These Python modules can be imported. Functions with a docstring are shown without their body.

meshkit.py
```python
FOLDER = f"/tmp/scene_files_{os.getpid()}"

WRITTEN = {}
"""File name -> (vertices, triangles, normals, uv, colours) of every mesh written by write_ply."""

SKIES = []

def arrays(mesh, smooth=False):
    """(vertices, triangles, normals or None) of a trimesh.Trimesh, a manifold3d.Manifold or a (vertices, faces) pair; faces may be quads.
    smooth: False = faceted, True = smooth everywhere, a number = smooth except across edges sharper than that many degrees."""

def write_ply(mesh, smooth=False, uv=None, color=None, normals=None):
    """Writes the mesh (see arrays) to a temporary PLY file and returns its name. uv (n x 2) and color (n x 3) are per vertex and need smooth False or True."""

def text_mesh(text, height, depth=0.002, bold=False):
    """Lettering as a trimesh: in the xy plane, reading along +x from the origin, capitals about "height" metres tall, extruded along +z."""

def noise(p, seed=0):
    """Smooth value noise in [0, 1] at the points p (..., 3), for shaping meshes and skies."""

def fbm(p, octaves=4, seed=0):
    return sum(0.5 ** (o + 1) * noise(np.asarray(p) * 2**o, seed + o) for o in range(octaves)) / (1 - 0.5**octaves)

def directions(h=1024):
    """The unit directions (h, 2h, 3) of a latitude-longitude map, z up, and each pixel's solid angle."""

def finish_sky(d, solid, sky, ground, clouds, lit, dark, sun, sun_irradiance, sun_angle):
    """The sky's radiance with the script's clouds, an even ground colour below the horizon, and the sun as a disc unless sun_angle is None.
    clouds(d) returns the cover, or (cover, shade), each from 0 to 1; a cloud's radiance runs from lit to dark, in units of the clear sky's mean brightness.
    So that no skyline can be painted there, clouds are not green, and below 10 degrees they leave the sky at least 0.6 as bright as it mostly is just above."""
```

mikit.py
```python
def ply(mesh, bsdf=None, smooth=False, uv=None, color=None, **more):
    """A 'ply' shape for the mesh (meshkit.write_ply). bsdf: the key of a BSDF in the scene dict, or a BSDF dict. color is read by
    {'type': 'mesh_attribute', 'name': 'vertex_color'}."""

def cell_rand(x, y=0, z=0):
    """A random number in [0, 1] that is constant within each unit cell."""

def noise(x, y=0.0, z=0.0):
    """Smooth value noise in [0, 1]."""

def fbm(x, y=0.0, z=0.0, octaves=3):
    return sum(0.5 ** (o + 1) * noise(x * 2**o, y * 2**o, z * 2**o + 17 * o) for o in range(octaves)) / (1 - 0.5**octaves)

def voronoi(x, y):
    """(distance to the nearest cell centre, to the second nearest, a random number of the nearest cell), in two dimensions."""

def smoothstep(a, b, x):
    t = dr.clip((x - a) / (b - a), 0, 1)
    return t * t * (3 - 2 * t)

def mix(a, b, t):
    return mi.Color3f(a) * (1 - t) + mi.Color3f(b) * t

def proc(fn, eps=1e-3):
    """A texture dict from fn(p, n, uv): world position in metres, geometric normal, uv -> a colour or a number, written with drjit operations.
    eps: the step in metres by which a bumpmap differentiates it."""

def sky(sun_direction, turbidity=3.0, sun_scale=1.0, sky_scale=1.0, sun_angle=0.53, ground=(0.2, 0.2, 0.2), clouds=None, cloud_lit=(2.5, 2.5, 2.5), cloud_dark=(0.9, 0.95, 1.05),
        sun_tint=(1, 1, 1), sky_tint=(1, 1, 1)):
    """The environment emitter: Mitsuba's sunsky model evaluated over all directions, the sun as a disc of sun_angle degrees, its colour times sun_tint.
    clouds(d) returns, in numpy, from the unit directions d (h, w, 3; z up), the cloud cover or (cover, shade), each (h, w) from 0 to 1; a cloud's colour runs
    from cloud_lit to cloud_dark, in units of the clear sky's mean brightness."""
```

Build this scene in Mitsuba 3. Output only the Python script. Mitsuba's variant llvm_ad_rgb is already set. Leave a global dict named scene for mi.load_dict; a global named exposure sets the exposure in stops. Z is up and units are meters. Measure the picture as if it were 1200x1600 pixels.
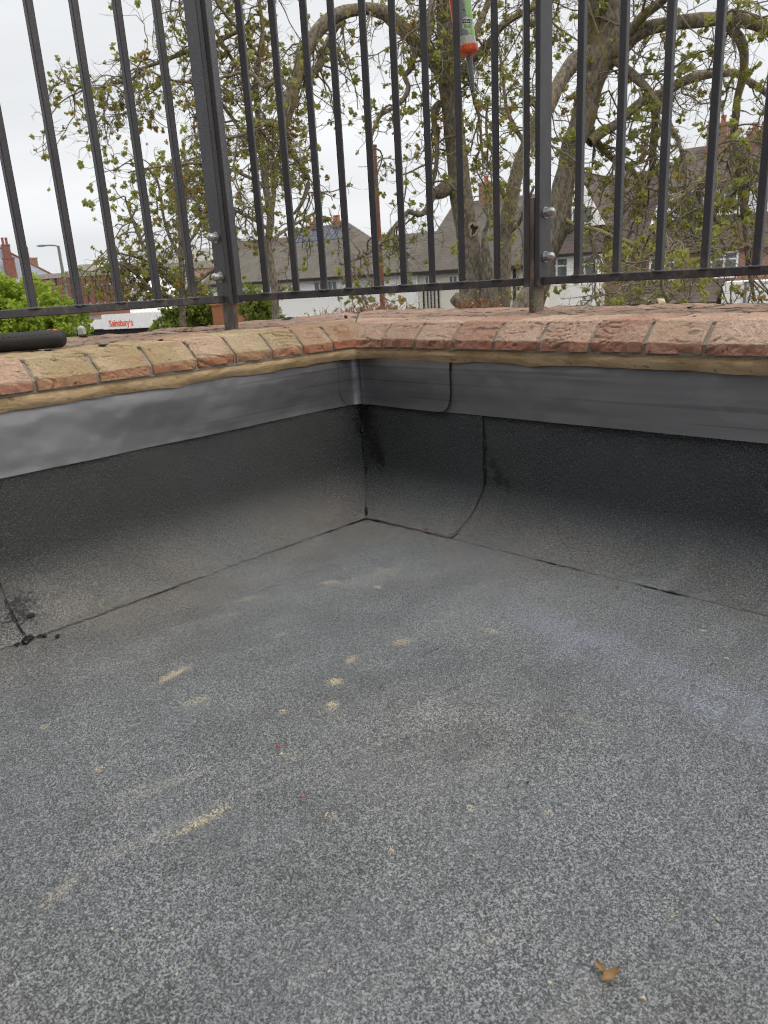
import math, random
import numpy as np, trimesh
import drjit as dr
import mitsuba as mi
import mikit, meshkit
from mikit import noise, fbm, smoothstep, mix, voronoi, cell_rand

# ------------------------------------------------------------------ camera, sky, exposure
exposure = 2.6
EYE = 0.57
CAM_F, CAM_U = np.array([0.0, 0.95546, -0.29511]), np.array([0.05904, 0.29460, 0.95380])
scene, labels = {}, {}
scene['camera'] = {
    'type': 'thinlens', 'fov': 54.3, 'fov_axis': 'x', 'aperture_radius': 0.0011, 'focus_distance': 1.75,
    'near_clip': 0.02, 'far_clip': 3000.0,
    'to_world': mi.ScalarTransform4f().look_at(origin=[0, 0, EYE], target=[0, float(CAM_F[1]), EYE + float(CAM_F[2])], up=CAM_U.tolist()),
}


def smooth(t):
    t = np.clip(t, 0, 1)
    return t * t * (3 - 2 * t)


def overcast(d):
    """A closed, layered overcast: three times as bright overhead as at the horizon, with soft streaks."""
    w = d / np.maximum(d[..., 2:3] + 0.22, 0.05)
    a = meshkit.fbm(np.stack([w[..., 0] * 0.9, w[..., 1] * 2.4, w[..., 2] * 0 + 3.1], -1), 5)
    b = meshkit.fbm(np.stack([w[..., 0] * 0.35 + 9, w[..., 1] * 0.8, w[..., 2] * 0 + 1.7], -1), 4)
    streak = ((0.62 * a + 0.6 * b) - 0.66) * 0.8
    return np.ones(d.shape[:2]), np.clip(0.90 - 0.90 * smooth((d[..., 2] - 0.22) / 0.72) + 0 * d[..., 0] + streak * (0.45 + 0.55 * np.clip(d[..., 2] * 5, 0, 1)) * 0.62, 0, 1)


scene['sky'] = mikit.sky((0.80, -0.45, 0.95), turbidity=4, sun_scale=0.14, sun_angle=40, clouds=overcast,
                         cloud_lit=(3.0, 3.02, 3.04), cloud_dark=(1.22, 1.255, 1.285), ground=(0.12, 0.12, 0.12))

# ------------------------------------------------------------------ helpers
COUNT = {}


def numbered(name):
    n = COUNT.get(name, 0)
    COUNT[name] = n + 1
    return name if n == 0 else '%s_%03d' % (name, n)


def thing(name, label=None, cat=None, group=None, kind=None):
    key = numbered(name)
    e = {}
    if label: e['label'] = label
    if cat: e['category'] = cat
    if group: e['group'] = group
    if kind: e['kind'] = kind
    labels[key] = e
    return key


def put(parent, name, mesh, bsdf, smooth=False, label=None, kind=None, **kw):
    """One entry: a part of parent (or, with parent None, a thing's own mesh under its key 'name')."""
    key = name if parent is None else numbered(parent + '__' + name)
    scene[key] = mikit.ply(mesh, bsdf, smooth=smooth, **kw)
    if label or kind:
        labels.setdefault(key, {}).update({k: v for k, v in (('label', label), ('kind', kind)) if v})
    return key


def box(x0, x1, y0, y1, z0, z1):
    m = trimesh.creation.box((x1 - x0, y1 - y0, z1 - z0))
    m.apply_translation(((x0 + x1) / 2, (y0 + y1) / 2, (z0 + z1) / 2))
    return m


def join(ms):
    return trimesh.util.concatenate([m for m in ms if m is not None])


def frame(o, u, n=None):
    """4x4 from local (u, v, z) to world, u a unit plan vector, v = left of u (or n)."""
    u = np.array([u[0], u[1], 0.0]); u /= np.linalg.norm(u)
    v = np.array([-u[1], u[0], 0.0]) if n is None else np.array([n[0], n[1], 0.0])
    m = np.eye(4)
    m[:3, 0], m[:3, 1], m[:3, 2], m[:3, 3] = u, v, (0, 0, 1), (o[0], o[1], o[2] if len(o) > 2 else 0)
    return m


def placed(m, M):
    m = m.copy()
    m.apply_transform(M)
    if np.linalg.det(M[:3, :3]) < 0 and False:
        m.invert()
    return m


def bevel_bar(w, d, L, c=0.0012, axis=2):
    """A bar of w x d section with chamfered long edges, from 0 to L along axis z."""
    from shapely.geometry import Polygon
    x, y = w / 2, d / 2
    p = Polygon([(-x + c, -y), (x - c, -y), (x, -y + c), (x, y - c), (x - c, y), (-x + c, y), (-x, y - c), (-x, -y + c)])
    return trimesh.creation.extrude_polygon(p, L, engine='earcut')


def tubes(P, R, sides=5, cap=False):
    """Batch of N tubes with S points each: P (N,S,3), R (N,S)."""
    P, R = np.asarray(P, float), np.asarray(R, float)
    N, S, _ = P.shape
    t = np.gradient(P, axis=1)
    t /= np.linalg.norm(t, axis=2, keepdims=True) + 1e-12
    ref = np.where(np.abs(t[:, :1, 2:3]) < 0.8, np.array([0, 0, 1.0]), np.array([1.0, 0.13, 0]))
    a = np.cross(t, np.broadcast_to(ref, t.shape))
    a /= np.linalg.norm(a, axis=2, keepdims=True) + 1e-9
    b = np.cross(t, a)
    ang = np.arange(sides) * 2 * np.pi / sides
    V = P[:, :, None] + R[:, :, None, None] * (a[:, :, None] * np.cos(ang)[None, None, :, None] + b[:, :, None] * np.sin(ang)[None, None, :, None])
    idx = np.arange(N * S * sides).reshape(N, S, sides)
    q = np.stack([idx[:, :-1], np.roll(idx[:, :-1], -1, 2), np.roll(idx[:, 1:], -1, 2), idx[:, 1:]], -1).reshape(-1, 4)
    f = np.vstack([q[:, [0, 2, 1]], q[:, [0, 3, 2]]])
    return trimesh.Trimesh(V.reshape(-1, 3), f[:, ::-1], process=False)


def smooth_path(pts, n):
    """Catmull-Rom resampling of (k,4) points (x,y,z,r) to n points."""
    from scipy.interpolate import PchipInterpolator
    p = np.asarray(pts, float)
    s = np.concatenate([[0], np.cumsum(np.linalg.norm(np.diff(p[:, :3], axis=0), axis=1))])
    t = np.linspace(0, s[-1], n)
    return np.stack([PchipInterpolator(s, p[:, k])(t) for k in range(p.shape[1])], 1)


def grid_mesh(V, closed_u=False):
    """V (a,b,3) -> quads as triangles."""
    a, b, _ = V.shape
    i = np.arange(a * b).reshape(a, b)
    q = np.stack([i[:-1, :-1], i[1:, :-1], i[1:, 1:], i[:-1, 1:]], -1).reshape(-1, 4)
    return trimesh.Trimesh(V.reshape(-1, 3), np.vstack([q[:, [0, 1, 2]], q[:, [0, 2, 3]]]), process=False)


# ------------------------------------------------------------------ materials
def rgb(c):
    return {'type': 'rgb', 'value': list(c)}


def mat(name, color, rough=0.7, bump=None, bump_scale=1.0, eps=1e-3, twosided=True, **kw):
    d = {'type': 'principled', 'base_color': mikit.proc(color) if callable(color) else rgb(color),
         'roughness': mikit.proc(rough) if callable(rough) else rough, **kw}
    if bump is not None:
        d = {'type': 'bumpmap', 'arbitrary': mikit.proc(bump, eps), 'scale': bump_scale, 'bsdf': d}
    scene[name] = {'type': 'twosided', 'bsdf': d} if twosided else d
    return name


def felt_color(p, n, uv):
    g1 = noise(p.x * 1080, p.y * 1080, p.z * 1080)
    g2 = noise(p.x * 2100 + 7, p.y * 2100, p.z * 2100)
    g3 = noise(p.x * 620, p.y * 620 + 5, p.z * 620)
    g4 = noise(p.x * 330 + 3, p.y * 330 + 5, p.z * 330)
    g = g1 * 0.46 + g2 * 0.20 + g3 * 0.24 + g4 * 0.10
    t = smoothstep(0.34, 0.70, g)
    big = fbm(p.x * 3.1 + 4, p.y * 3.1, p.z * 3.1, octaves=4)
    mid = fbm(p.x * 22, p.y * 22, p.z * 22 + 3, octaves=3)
    # charcoal granules on the upstands, blending by height to paler grey on the deck
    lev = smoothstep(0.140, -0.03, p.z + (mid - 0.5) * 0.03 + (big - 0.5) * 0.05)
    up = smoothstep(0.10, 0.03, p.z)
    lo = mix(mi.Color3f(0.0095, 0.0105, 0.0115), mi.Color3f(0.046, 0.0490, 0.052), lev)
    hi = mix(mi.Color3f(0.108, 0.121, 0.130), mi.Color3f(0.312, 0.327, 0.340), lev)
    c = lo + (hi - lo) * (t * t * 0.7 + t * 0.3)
    tint_ = mix(mi.Color3f(1.012, 1.0, 0.975), mi.Color3f(0.965, 1.0, 1.020), smoothstep(0.35, 0.65, fbm(p.x * 2.3 + 9, p.y * 2.3, octaves=3)))
    c = c * tint_ * (0.90 + 0.28 * big) * (0.90 + 0.24 * mid)
    # pale mineral flecks
    fl = smoothstep(0.755, 0.84, noise(p.x * 520 + 31, p.y * 520, p.z * 520))
    c = mix(c, mi.Color3f(0.46, 0.47, 0.47), fl * 0.42)
    # darker trodden drifts and scuffs
    sc = smoothstep(0.56, 0.74, fbm(p.x * 5.0 + p.y * 2.5, p.y * 9.0 - p.x * 4.0, 7.0, octaves=4))
    c = c * (1 - 0.15 * sc * up)
    ws = smoothstep(0.60, 0.80, fbm((p.x * 0.85 + p.y * 0.5) * 6, (p.y * 0.85 - p.x * 0.5) * 40, 3.0, octaves=4)) * smoothstep(0.45, 0.7, fbm(p.x * 4 + 30, p.y * 4, octaves=2))
    c = mix(c, mi.Color3f(0.33, 0.33, 0.31) * (0.4 + t), ws * 0.30 * up)
    # brown dust lying near the laps
    o1 = (1.955 + 0.0455 - (p.y - p.x)) / 1.41421
    o2 = (1.955 - 0.0455 - (p.y + p.x)) / 1.41421
    o = dr.minimum(o1, o2)
    dust = smoothstep(0.34, 0.08, o) * smoothstep(-0.02, 0.05, o) * smoothstep(0.32, 0.72, fbm(p.x * 7 + 2, p.y * 7, octaves=3) * 0.8 + mid * 0.2)
    c = mix(c, mi.Color3f(0.215, 0.185, 0.150) * (0.3 + 1.3 * t), dust * 0.34 * up)
    # bluish chalk bloom to the right
    ax, ay = 0.58, -0.815
    du = (p.x - 0.36) * ax + (p.y - 1.015) * ay
    dv = (p.x - 0.36) * -ay + (p.y - 1.015) * ax
    wob = (fbm(p.x * 9, p.y * 9 + 8, octaves=3) - 0.5) * 0.10
    bl = smoothstep(0.34, 0.12, dr.abs(du + wob)) * smoothstep(0.065, 0.0, dr.maximum(dv - 0.012, -dv * 0.7) + wob * 0.4)
    bl = bl * (0.35 + 0.65 * smoothstep(0.3, 0.65, mid))
    c = mix(c, mi.Color3f(0.240, 0.260, 0.345) * (0.40 + 1.1 * t), bl * 0.48 * up)
    b2 = smoothstep(0.28, 0.0, dr.sqrt(dr.square((p.x - 0.30) * 1.0) + dr.square((p.y - 1.24) * 1.3)) + wob)
    c = mix(c, mi.Color3f(0.20, 0.212, 0.222) * (0.45 + 1.1 * t), b2 * 0.28 * up)
    # sawdust smears
    sand = mi.Float(0)
    for (sx, sy, ang, L, W, k) in SMEARS:
        ca, sa = math.cos(ang), math.sin(ang)
        a = ((p.x - sx) * ca + (p.y - sy) * sa) / L
        b = ((p.y - sy) * ca - (p.x - sx) * sa) / W
        sand = sand + k * dr.exp(-(a * a + b * b))
    sg = smoothstep(0.40, 0.62, noise(p.x * 800 + 3, p.y * 800, p.z * 800) * 0.6 + noise(p.x * 260, p.y * 260, 4.0) * 0.4 + dr.minimum(sand, 1.0) * 0.25 - 0.06)
    c = mix(c, mi.Color3f(0.56, 0.51, 0.38), dr.clip(sand * (0.12 + 0.88 * sg), 0, 1) * 0.62 * up)
    # bitumen bleed in the corner and at the strip edge
    bit = mi.Float(0)
    for (bx, by, bz, r, k) in BLEED:
        q = dr.sqrt(dr.square(p.x - bx) + dr.square(p.y - by) + dr.square((p.z - bz) * 0.62))
        bit = dr.maximum(bit, k * smoothstep(r, r * 0.35, q + (fbm(p.x * 190, p.y * 190, p.z * 190, octaves=3) - 0.5) * r * 2.6))
    c = mix(c, mi.Color3f(0.012, 0.012, 0.013), bit)
    return c


SMEARS = [(-0.345, 1.052, 0.90, 0.030, 0.0065, 1.1), (-0.289, 0.968, 0.45, 0.020, 0.007, 0.55), (-0.089, 1.000, 0.1, 0.011, 0.008, 1.1),
          (-0.090, 0.934, 0.5, 0.009, 0.009, 0.9), (-0.066, 1.064, 1.0, 0.012, 0.006, 0.8), (-0.160, 0.925, 0.2, 0.005, 0.004, 0.9),
          (-0.225, 0.709, 0.72, 0.034, 0.0060, 0.72), (-0.350, 0.615, 1.05, 0.028, 0.008, 0.50), (-0.117, 1.391, 0.1, 0.018, 0.006, 0.7),
          (-0.021, 1.350, 0.2, 0.009, 0.005, 0.7), (-0.188, 1.173, 0.7, 0.018, 0.005, 0.5), (-0.268, 1.338, 0.2, 0.030, 0.012, 0.45),
          (0.017, 1.115, 0.3, 0.016, 0.010, 0.6), (0.168, 1.138, 2.6, 0.018, 0.008, 0.5), (-0.494, 0.922, 0.2, 0.006, 0.004, 0.8),
          (-0.380, 0.815, 0.4, 0.007, 0.004, 0.8), (0.077, 0.704, 0.2, 0.004, 0.004, 0.9), (0.162, 0.690, 0.2, 0.004, 0.0035, 0.9),
          (-0.014, 0.646, 0.2, 0.004, 0.003, 0.8), (-0.081, 0.704, 0.3, 0.006, 0.004, 0.6), (-0.007, 1.443, 0.3, 0.03, 0.012, 0.35),
          (0.069, 1.396, 0.3, 0.06, 0.03, 0.25), (0.25, 0.86, 2.5, 0.04, 0.006, 0.30), (-0.14, 0.82, 0.4, 0.015, 0.012, 0.3), (0.24, 0.54, 1.2, 0.012, 0.005, 0.4)]
_C = (-0.0455, 1.955)
BLEED = [(-0.030, 1.935, 0.225, 0.040, 0.95), (-0.012, 1.918, 0.165, 0.034, 0.9), (0.000, 1.905, 0.13, 0.022, 0.95), (-0.040, 1.945, 0.09, 0.012, 0.7),
         (0.262, 1.640, 0.125, 0.016, 0.85), (0.280, 1.622, 0.118, 0.013, 0.85), (0.252, 1.650, 0.16, 0.012, 0.8), (-0.680, 1.270, 0.012, 0.035, 0.8),
         (-0.715, 1.31, 0.03, 0.02, 0.7), (-0.045, 1.845, 0.045, 0.010, 0.7)]


def felt_bump(p, n, uv):
    return noise(p.x * 1080, p.y * 1080, p.z * 1080) * 0.5 + noise(p.x * 620, p.y * 620 + 5, p.z * 620) * 0.5


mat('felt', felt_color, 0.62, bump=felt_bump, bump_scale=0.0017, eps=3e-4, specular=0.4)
mat('bitumen', (0.010, 0.010, 0.011), 0.32)


def brick_color(kind):
    base = {'pink': ((0.40, 0.252, 0.190), (0.35, 0.172, 0.122)), 'buff': ((0.365, 0.292, 0.175), (0.36, 0.195, 0.125)),
            'orange': ((0.375, 0.258, 0.175), (0.34, 0.160, 0.100)), 'sand': ((0.46, 0.325, 0.245), (0.38, 0.200, 0.142))}[kind]

    def fn(p, n, uv):
        a = fbm(p.x * 38, p.y * 38, p.z * 38, octaves=4)
        b = fbm(p.x * 11 + 5, p.y * 11, p.z * 11, octaves=3)
        s = noise(p.x * 700, p.y * 700, p.z * 700)
        lip = smoothstep(0.440, 0.430, p.z + (a - 0.5) * 0.016)
        c = mix(mi.Color3f(*base[0]), mi.Color3f(*base[1]), dr.clip(smoothstep(0.48, 0.80, a) * 0.50 + lip * 0.80, 0, 1))
        c = mix(c, mi.Color3f(0.58, 0.46, 0.36), smoothstep(0.45, 0.70, b) * 0.42 * (1 - lip))
        c = mix(c, mi.Color3f(0.36, 0.34, 0.22), smoothstep(0.56, 0.78, fbm(p.x * 60, p.y * 60 + 3, p.z * 60, octaves=2)) * 0.35 * (1 - lip))
        c = mix(c, mi.Color3f(0.50, 0.15, 0.09), lip * smoothstep(0.55, 0.75, fbm(p.x * 25 + 9, p.y * 25, p.z * 40, octaves=2)) * 0.35)
        c = mix(c, mi.Color3f(0.07, 0.06, 0.05), smoothstep(0.72, 0.82, fbm(p.x * 95 + 3, p.y * 95, p.z * 95, octaves=3)) * 0.75)
        c = c * (1 + 0.25 * lip)
        return c * (0.65 + 0.50 * s + 0.30 * noise(p.x * 330, p.y * 330, p.z * 330))
    return fn


def brick_bump(p, n, uv):
    return fbm(p.x * 240, p.y * 240, p.z * 240, octaves=4) + 0.5 * noise(p.x * 900, p.y * 900, p.z * 900)


for k in ('pink', 'buff', 'orange', 'sand'):
    mat('brick_' + k, brick_color(k), 0.9, bump=brick_bump, bump_scale=0.0042, eps=4e-4, specular=0.2)


def top_color(p, n, uv):
    a = fbm(p.x * 14, p.y * 14, octaves=4)
    s = noise(p.x * 300, p.y * 300, p.z * 300)
    c = mix(mi.Color3f(0.40, 0.265, 0.21), mi.Color3f(0.29, 0.225, 0.175), smoothstep(0.35, 0.7, a))
    c = mix(c, mi.Color3f(0.085, 0.070, 0.058), smoothstep(0.58, 0.74, fbm(p.x * 50, p.y * 50, octaves=3)) * 0.75)
    c = mix(c, mi.Color3f(0.43, 0.36, 0.30), smoothstep(0.62, 0.75, fbm(p.x * 28 + 9, p.y * 28, octaves=3)) * 0.5)
    return c * (0.75 + 0.5 * s)


mat('brick_top', top_color, 0.92, bump=brick_bump, bump_scale=0.006, eps=5e-4, specular=0.2)
mat('mortar', lambda p, n, uv: mix(mi.Color3f(0.30, 0.275, 0.235), mi.Color3f(0.05, 0.048, 0.035), smoothstep(0.462, 0.466, p.z) * 0.75) * (0.55 + 0.75 * fbm(p.x * 120, p.y * 120, p.z * 120, octaves=4)), 0.95,
    bump=brick_bump, bump_scale=0.003, eps=5e-4, specular=0.2)
mat('sealant', lambda p, n, uv: mix(mix(mi.Color3f(0.70, 0.525, 0.315), mi.Color3f(0.52, 0.37, 0.20), smoothstep(0.35, 0.70, fbm(p.x * 22, p.y * 22, p.z * 60, octaves=4))), mi.Color3f(0.20, 0.13, 0.07), smoothstep(0.66, 0.78, fbm(p.x * 70, p.y * 70, p.z * 110, octaves=3)) * 0.6) * (0.85 + 0.3 * noise(p.x * 500, p.y * 500, p.z * 500)), 0.8,
    bump=lambda p, n, uv: fbm(p.x * 130, p.y * 130, p.z * 130, octaves=4), bump_scale=0.0035, eps=5e-4)


def lead_uv(p):
    """Position along the run (left negative, right positive), which keeps streaks going along either side."""
    a = (p.x + 0.0455) * 0.7071 + (1.9445 - p.y) * 0.7071
    b = (p.x + 0.0455) * -0.7071 + (1.9445 - p.y) * 0.7071
    return dr.select(a > b, a, -b)


def lead_color(p, n, uv):
    w = lead_uv(p)
    st = fbm(w * 1.6, p.z * 95, 1.0, octaves=4)
    bl = fbm(w * 5 + 3, p.z * 16, 5.0, octaves=3)
    c = mix(mi.Color3f(0.275, 0.284, 0.308), mi.Color3f(0.375, 0.385, 0.410), smoothstep(0.35, 0.70, bl) * 0.55)
    ln = smoothstep(0.70, 0.78, noise(w * 0.9 + 5, p.z * 210, 2.0)) * smoothstep(0.35, 0.6, noise(w * 2.2, p.z * 40, 9.0))
    ox = smoothstep(0.66, 0.80, fbm(w * 14, p.z * 26, 3.0, octaves=4))
    c = mix(c * (0.86 + 0.26 * st) * (1 - 0.22 * ln), mi.Color3f(0.60, 0.61, 0.62), ox * 0.16)
    return c


def lead_rough(p, n, uv):
    w = lead_uv(p)
    return 0.37 + 0.14 * fbm(w * 5 + 3, p.z * 16, 5.0, octaves=3) + 0.06 * noise(w * 3, p.z * 160, 2.0)


mat('lead', lead_color, lead_rough, metallic=0.85, specular=0.5,
    bump=lambda p, n, uv: fbm(lead_uv(p) * 9, p.z * 30, 4.0, octaves=3) + 0.03 * noise(lead_uv(p) * 2, p.z * 420, 2.0), bump_scale=0.0010, eps=1.5e-3)


def paint_color(p, n, uv):
    a = fbm(p.x * 30, p.y * 30, p.z * 12, octaves=4)
    c = mix(mi.Color3f(0.044, 0.045, 0.053), mi.Color3f(0.056, 0.055, 0.062), smoothstep(0.35, 0.7, a))
    lo = smoothstep(0.62, 0.50, p.z) * smoothstep(0.5, 0.7, fbm(p.x * 70, p.y * 70, p.z * 30, octaves=3))
    return mix(c, mi.Color3f(0.16, 0.125, 0.105), lo * 0.7)


mat('painted_steel', paint_color, 0.42, specular=0.5, bump=lambda p, n, uv: fbm(p.x * 160, p.y * 160, p.z * 160, octaves=3), bump_scale=0.00012, eps=5e-4)
mat('worn_steel', lambda p, n, uv: mix(mi.Color3f(0.075, 0.064, 0.062), mi.Color3f(0.17, 0.130, 0.108), smoothstep(0.35, 0.62, fbm(p.x * 40, p.y * 40, p.z * 14, octaves=4))), 0.55)
mat('zinc', lambda p, n, uv: mi.Color3f(0.42, 0.44, 0.45) * (0.6 + 0.7 * fbm(p.x * 150, p.y * 150, p.z * 150, octaves=3)), 0.42, metallic=0.75)
# ------------------------------------------------------------------ flat roof: felt sheets
rng = np.random.default_rng(11)
DL, DR = np.array([-0.70711, -0.70711]), np.array([0.70711, -0.70711])
NL, NR = DR, DL                                   # from each parapet towards the deck
FELT_C, LEAD_C, LIP_C = np.array([-0.0455, 1.955]), np.array([-0.0455, 1.9445]), np.array([-0.0455, 1.9095])


def profile(ext=0.105, top=0.372):
    """(offset from the wall, z, normal offset, normal z) of felt dressed down a wall, over an angle fillet and onto the deck."""
    pts = [(0.0, z) for z in np.linspace(top, 0.112, 34)]
    # rounded fillet between (0, .112) and (.088, 0)
    for t in np.linspace(0, 1, 24)[1:]:
        b0, b1, b2, b3 = np.array([0, 0.112]), np.array([0.004, 0.062]), np.array([0.040, 0.012]), np.array([0.092, 0.0])
        pts.append(tuple((1 - t) ** 3 * b0 + 3 * t * (1 - t) ** 2 * b1 + 3 * t * t * (1 - t) * b2 + t ** 3 * b3))
    for o in np.linspace(0.092, ext, 6)[1:]:
        pts.append((o, 0.0))
    p = np.array(pts)
    t = np.gradient(p, axis=0)
    n = np.stack([-t[:, 1], t[:, 0]], 1)
    n /= np.linalg.norm(n, axis=1, keepdims=True)
    n = np.where(n[:, :1] * 1 + n[:, 1:] < 0, -n, n)
    return p, n


def felt_strip(d, n, u0, u1, thick, ext=0.105, mitre=True, seed=0, step=0.010, tilt=0.0):
    p, nn = profile(ext)
    k = max(8, int((u1 - u0) / step))
    U = np.linspace(0, 1, k)[:, None]
    o = p[None, :, 0]
    start = np.maximum(u0, o * 1.0) if mitre else u0 + 0 * o
    end = u1 - tilt * smooth01((0.11 - p[None, :, 1]) / 0.11)
    u = start + (end - start) * U
    wav = (meshkit.fbm(np.stack([u * 6 + seed, p[None, :, 1] * 8 + 0 * u, o * 8 + 0 * u], -1), 3) - 0.5) * 0.0045
    wav += (meshkit.fbm(np.stack([u * 30 + seed, p[None, :, 1] * 30 + 0 * u, o * 30 + 0 * u], -1), 2) - 0.5) * 0.0012
    edge = (meshkit.fbm(np.stack([u * 22 + seed, 0 * u, 0 * u + 2.0], -1), 3) - 0.5) * 0.007 + (meshkit.fbm(np.stack([u * 90 + seed, 0 * u, 0 * u + 2.0], -1), 2) - 0.5) * 0.004
    last = np.clip((o - 0.092) / (ext - 0.092), 0, 1)
    uu = u + 0.004 * (meshkit.noise(np.stack([p[None, :, 1] * 25 + 0 * u, o * 25 + 0 * u, 0 * u + seed], -1)) - 0.5) * (U > 0.99)
    off = o + nn[None, :, 0] * (thick + wav) + edge * last
    off = off - nn[None, :, 0] * thick * 0.55 * last
    z = p[None, :, 1] + nn[None, :, 1] * (thick * (1 - 0.55 * last) + wav)
    V = FELT_C + uu[..., None] * d + off[..., None] * n
    V = np.concatenate([V, z[..., None]], -1)
    # skirts down to the layer below
    base = np.concatenate([V[:, -1:, :2], np.full((k, 1, 1), -0.002)], -1)
    V = np.concatenate([V, base], 1)
    m = grid_mesh(V)
    def cap(row):
        inn = V[row].copy(); pp = np.vstack([p, p[-1:]]); nq = np.vstack([nn, nn[-1:]])
        inn[:, :2] -= (nq[:, :1] * (thick + 0.002)) * n[None]
        inn[:, 2] -= nq[:, 1] * (thick + 0.002)
        return grid_mesh(np.stack([V[row], inn], 0))
    return join([m, cap(-1), cap(0)])


def smooth01(t):
    t = np.clip(t, 0, 1)
    return t * t * (3 - 2 * t)


roof = thing('flat_roof', 'black mineral felt flat roof with dusty laps and pale sawdust smears in front of the parapet', 'flat roof', kind='structure')


def deck_patch(poly_fn, x0, x1, y0, y1, step, z):
    pass


def deck_sheet(o0, o1, s0, s1, zt, step=0.02, fade=None):
    """A sheet of felt whose long edges run parallel to the left parapet: o = distance from it, s = distance along it from the corner."""
    o = np.linspace(o0, o1, max(3, int((o1 - o0) / step)))
    s = np.linspace(s0, s1, max(3, int((s1 - s0) / step)))
    S, O = np.meshgrid(s, o, indexing='ij')
    und = (meshkit.fbm(np.stack([S * 2.2, O * 2.2, 0 * S + 5], -1), 3) - 0.5) * 0.006 - 0.003
    zz = zt + und
    wob = (meshkit.fbm(np.stack([S * 14, 0 * S, 0 * S + 9], -1), 3) - 0.5) * 0.008 * (np.arange(len(o)) == 0)
    V = FELT_C + S[..., None] * DL + (O + wob)[..., None] * NL
    V = np.concatenate([V, zz[..., None]], -1)
    lip = V[:, :1].copy(); lip[..., 2] -= 0.006
    V = np.concatenate([lip, V], 1)
    return grid_mesh(V)


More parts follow.
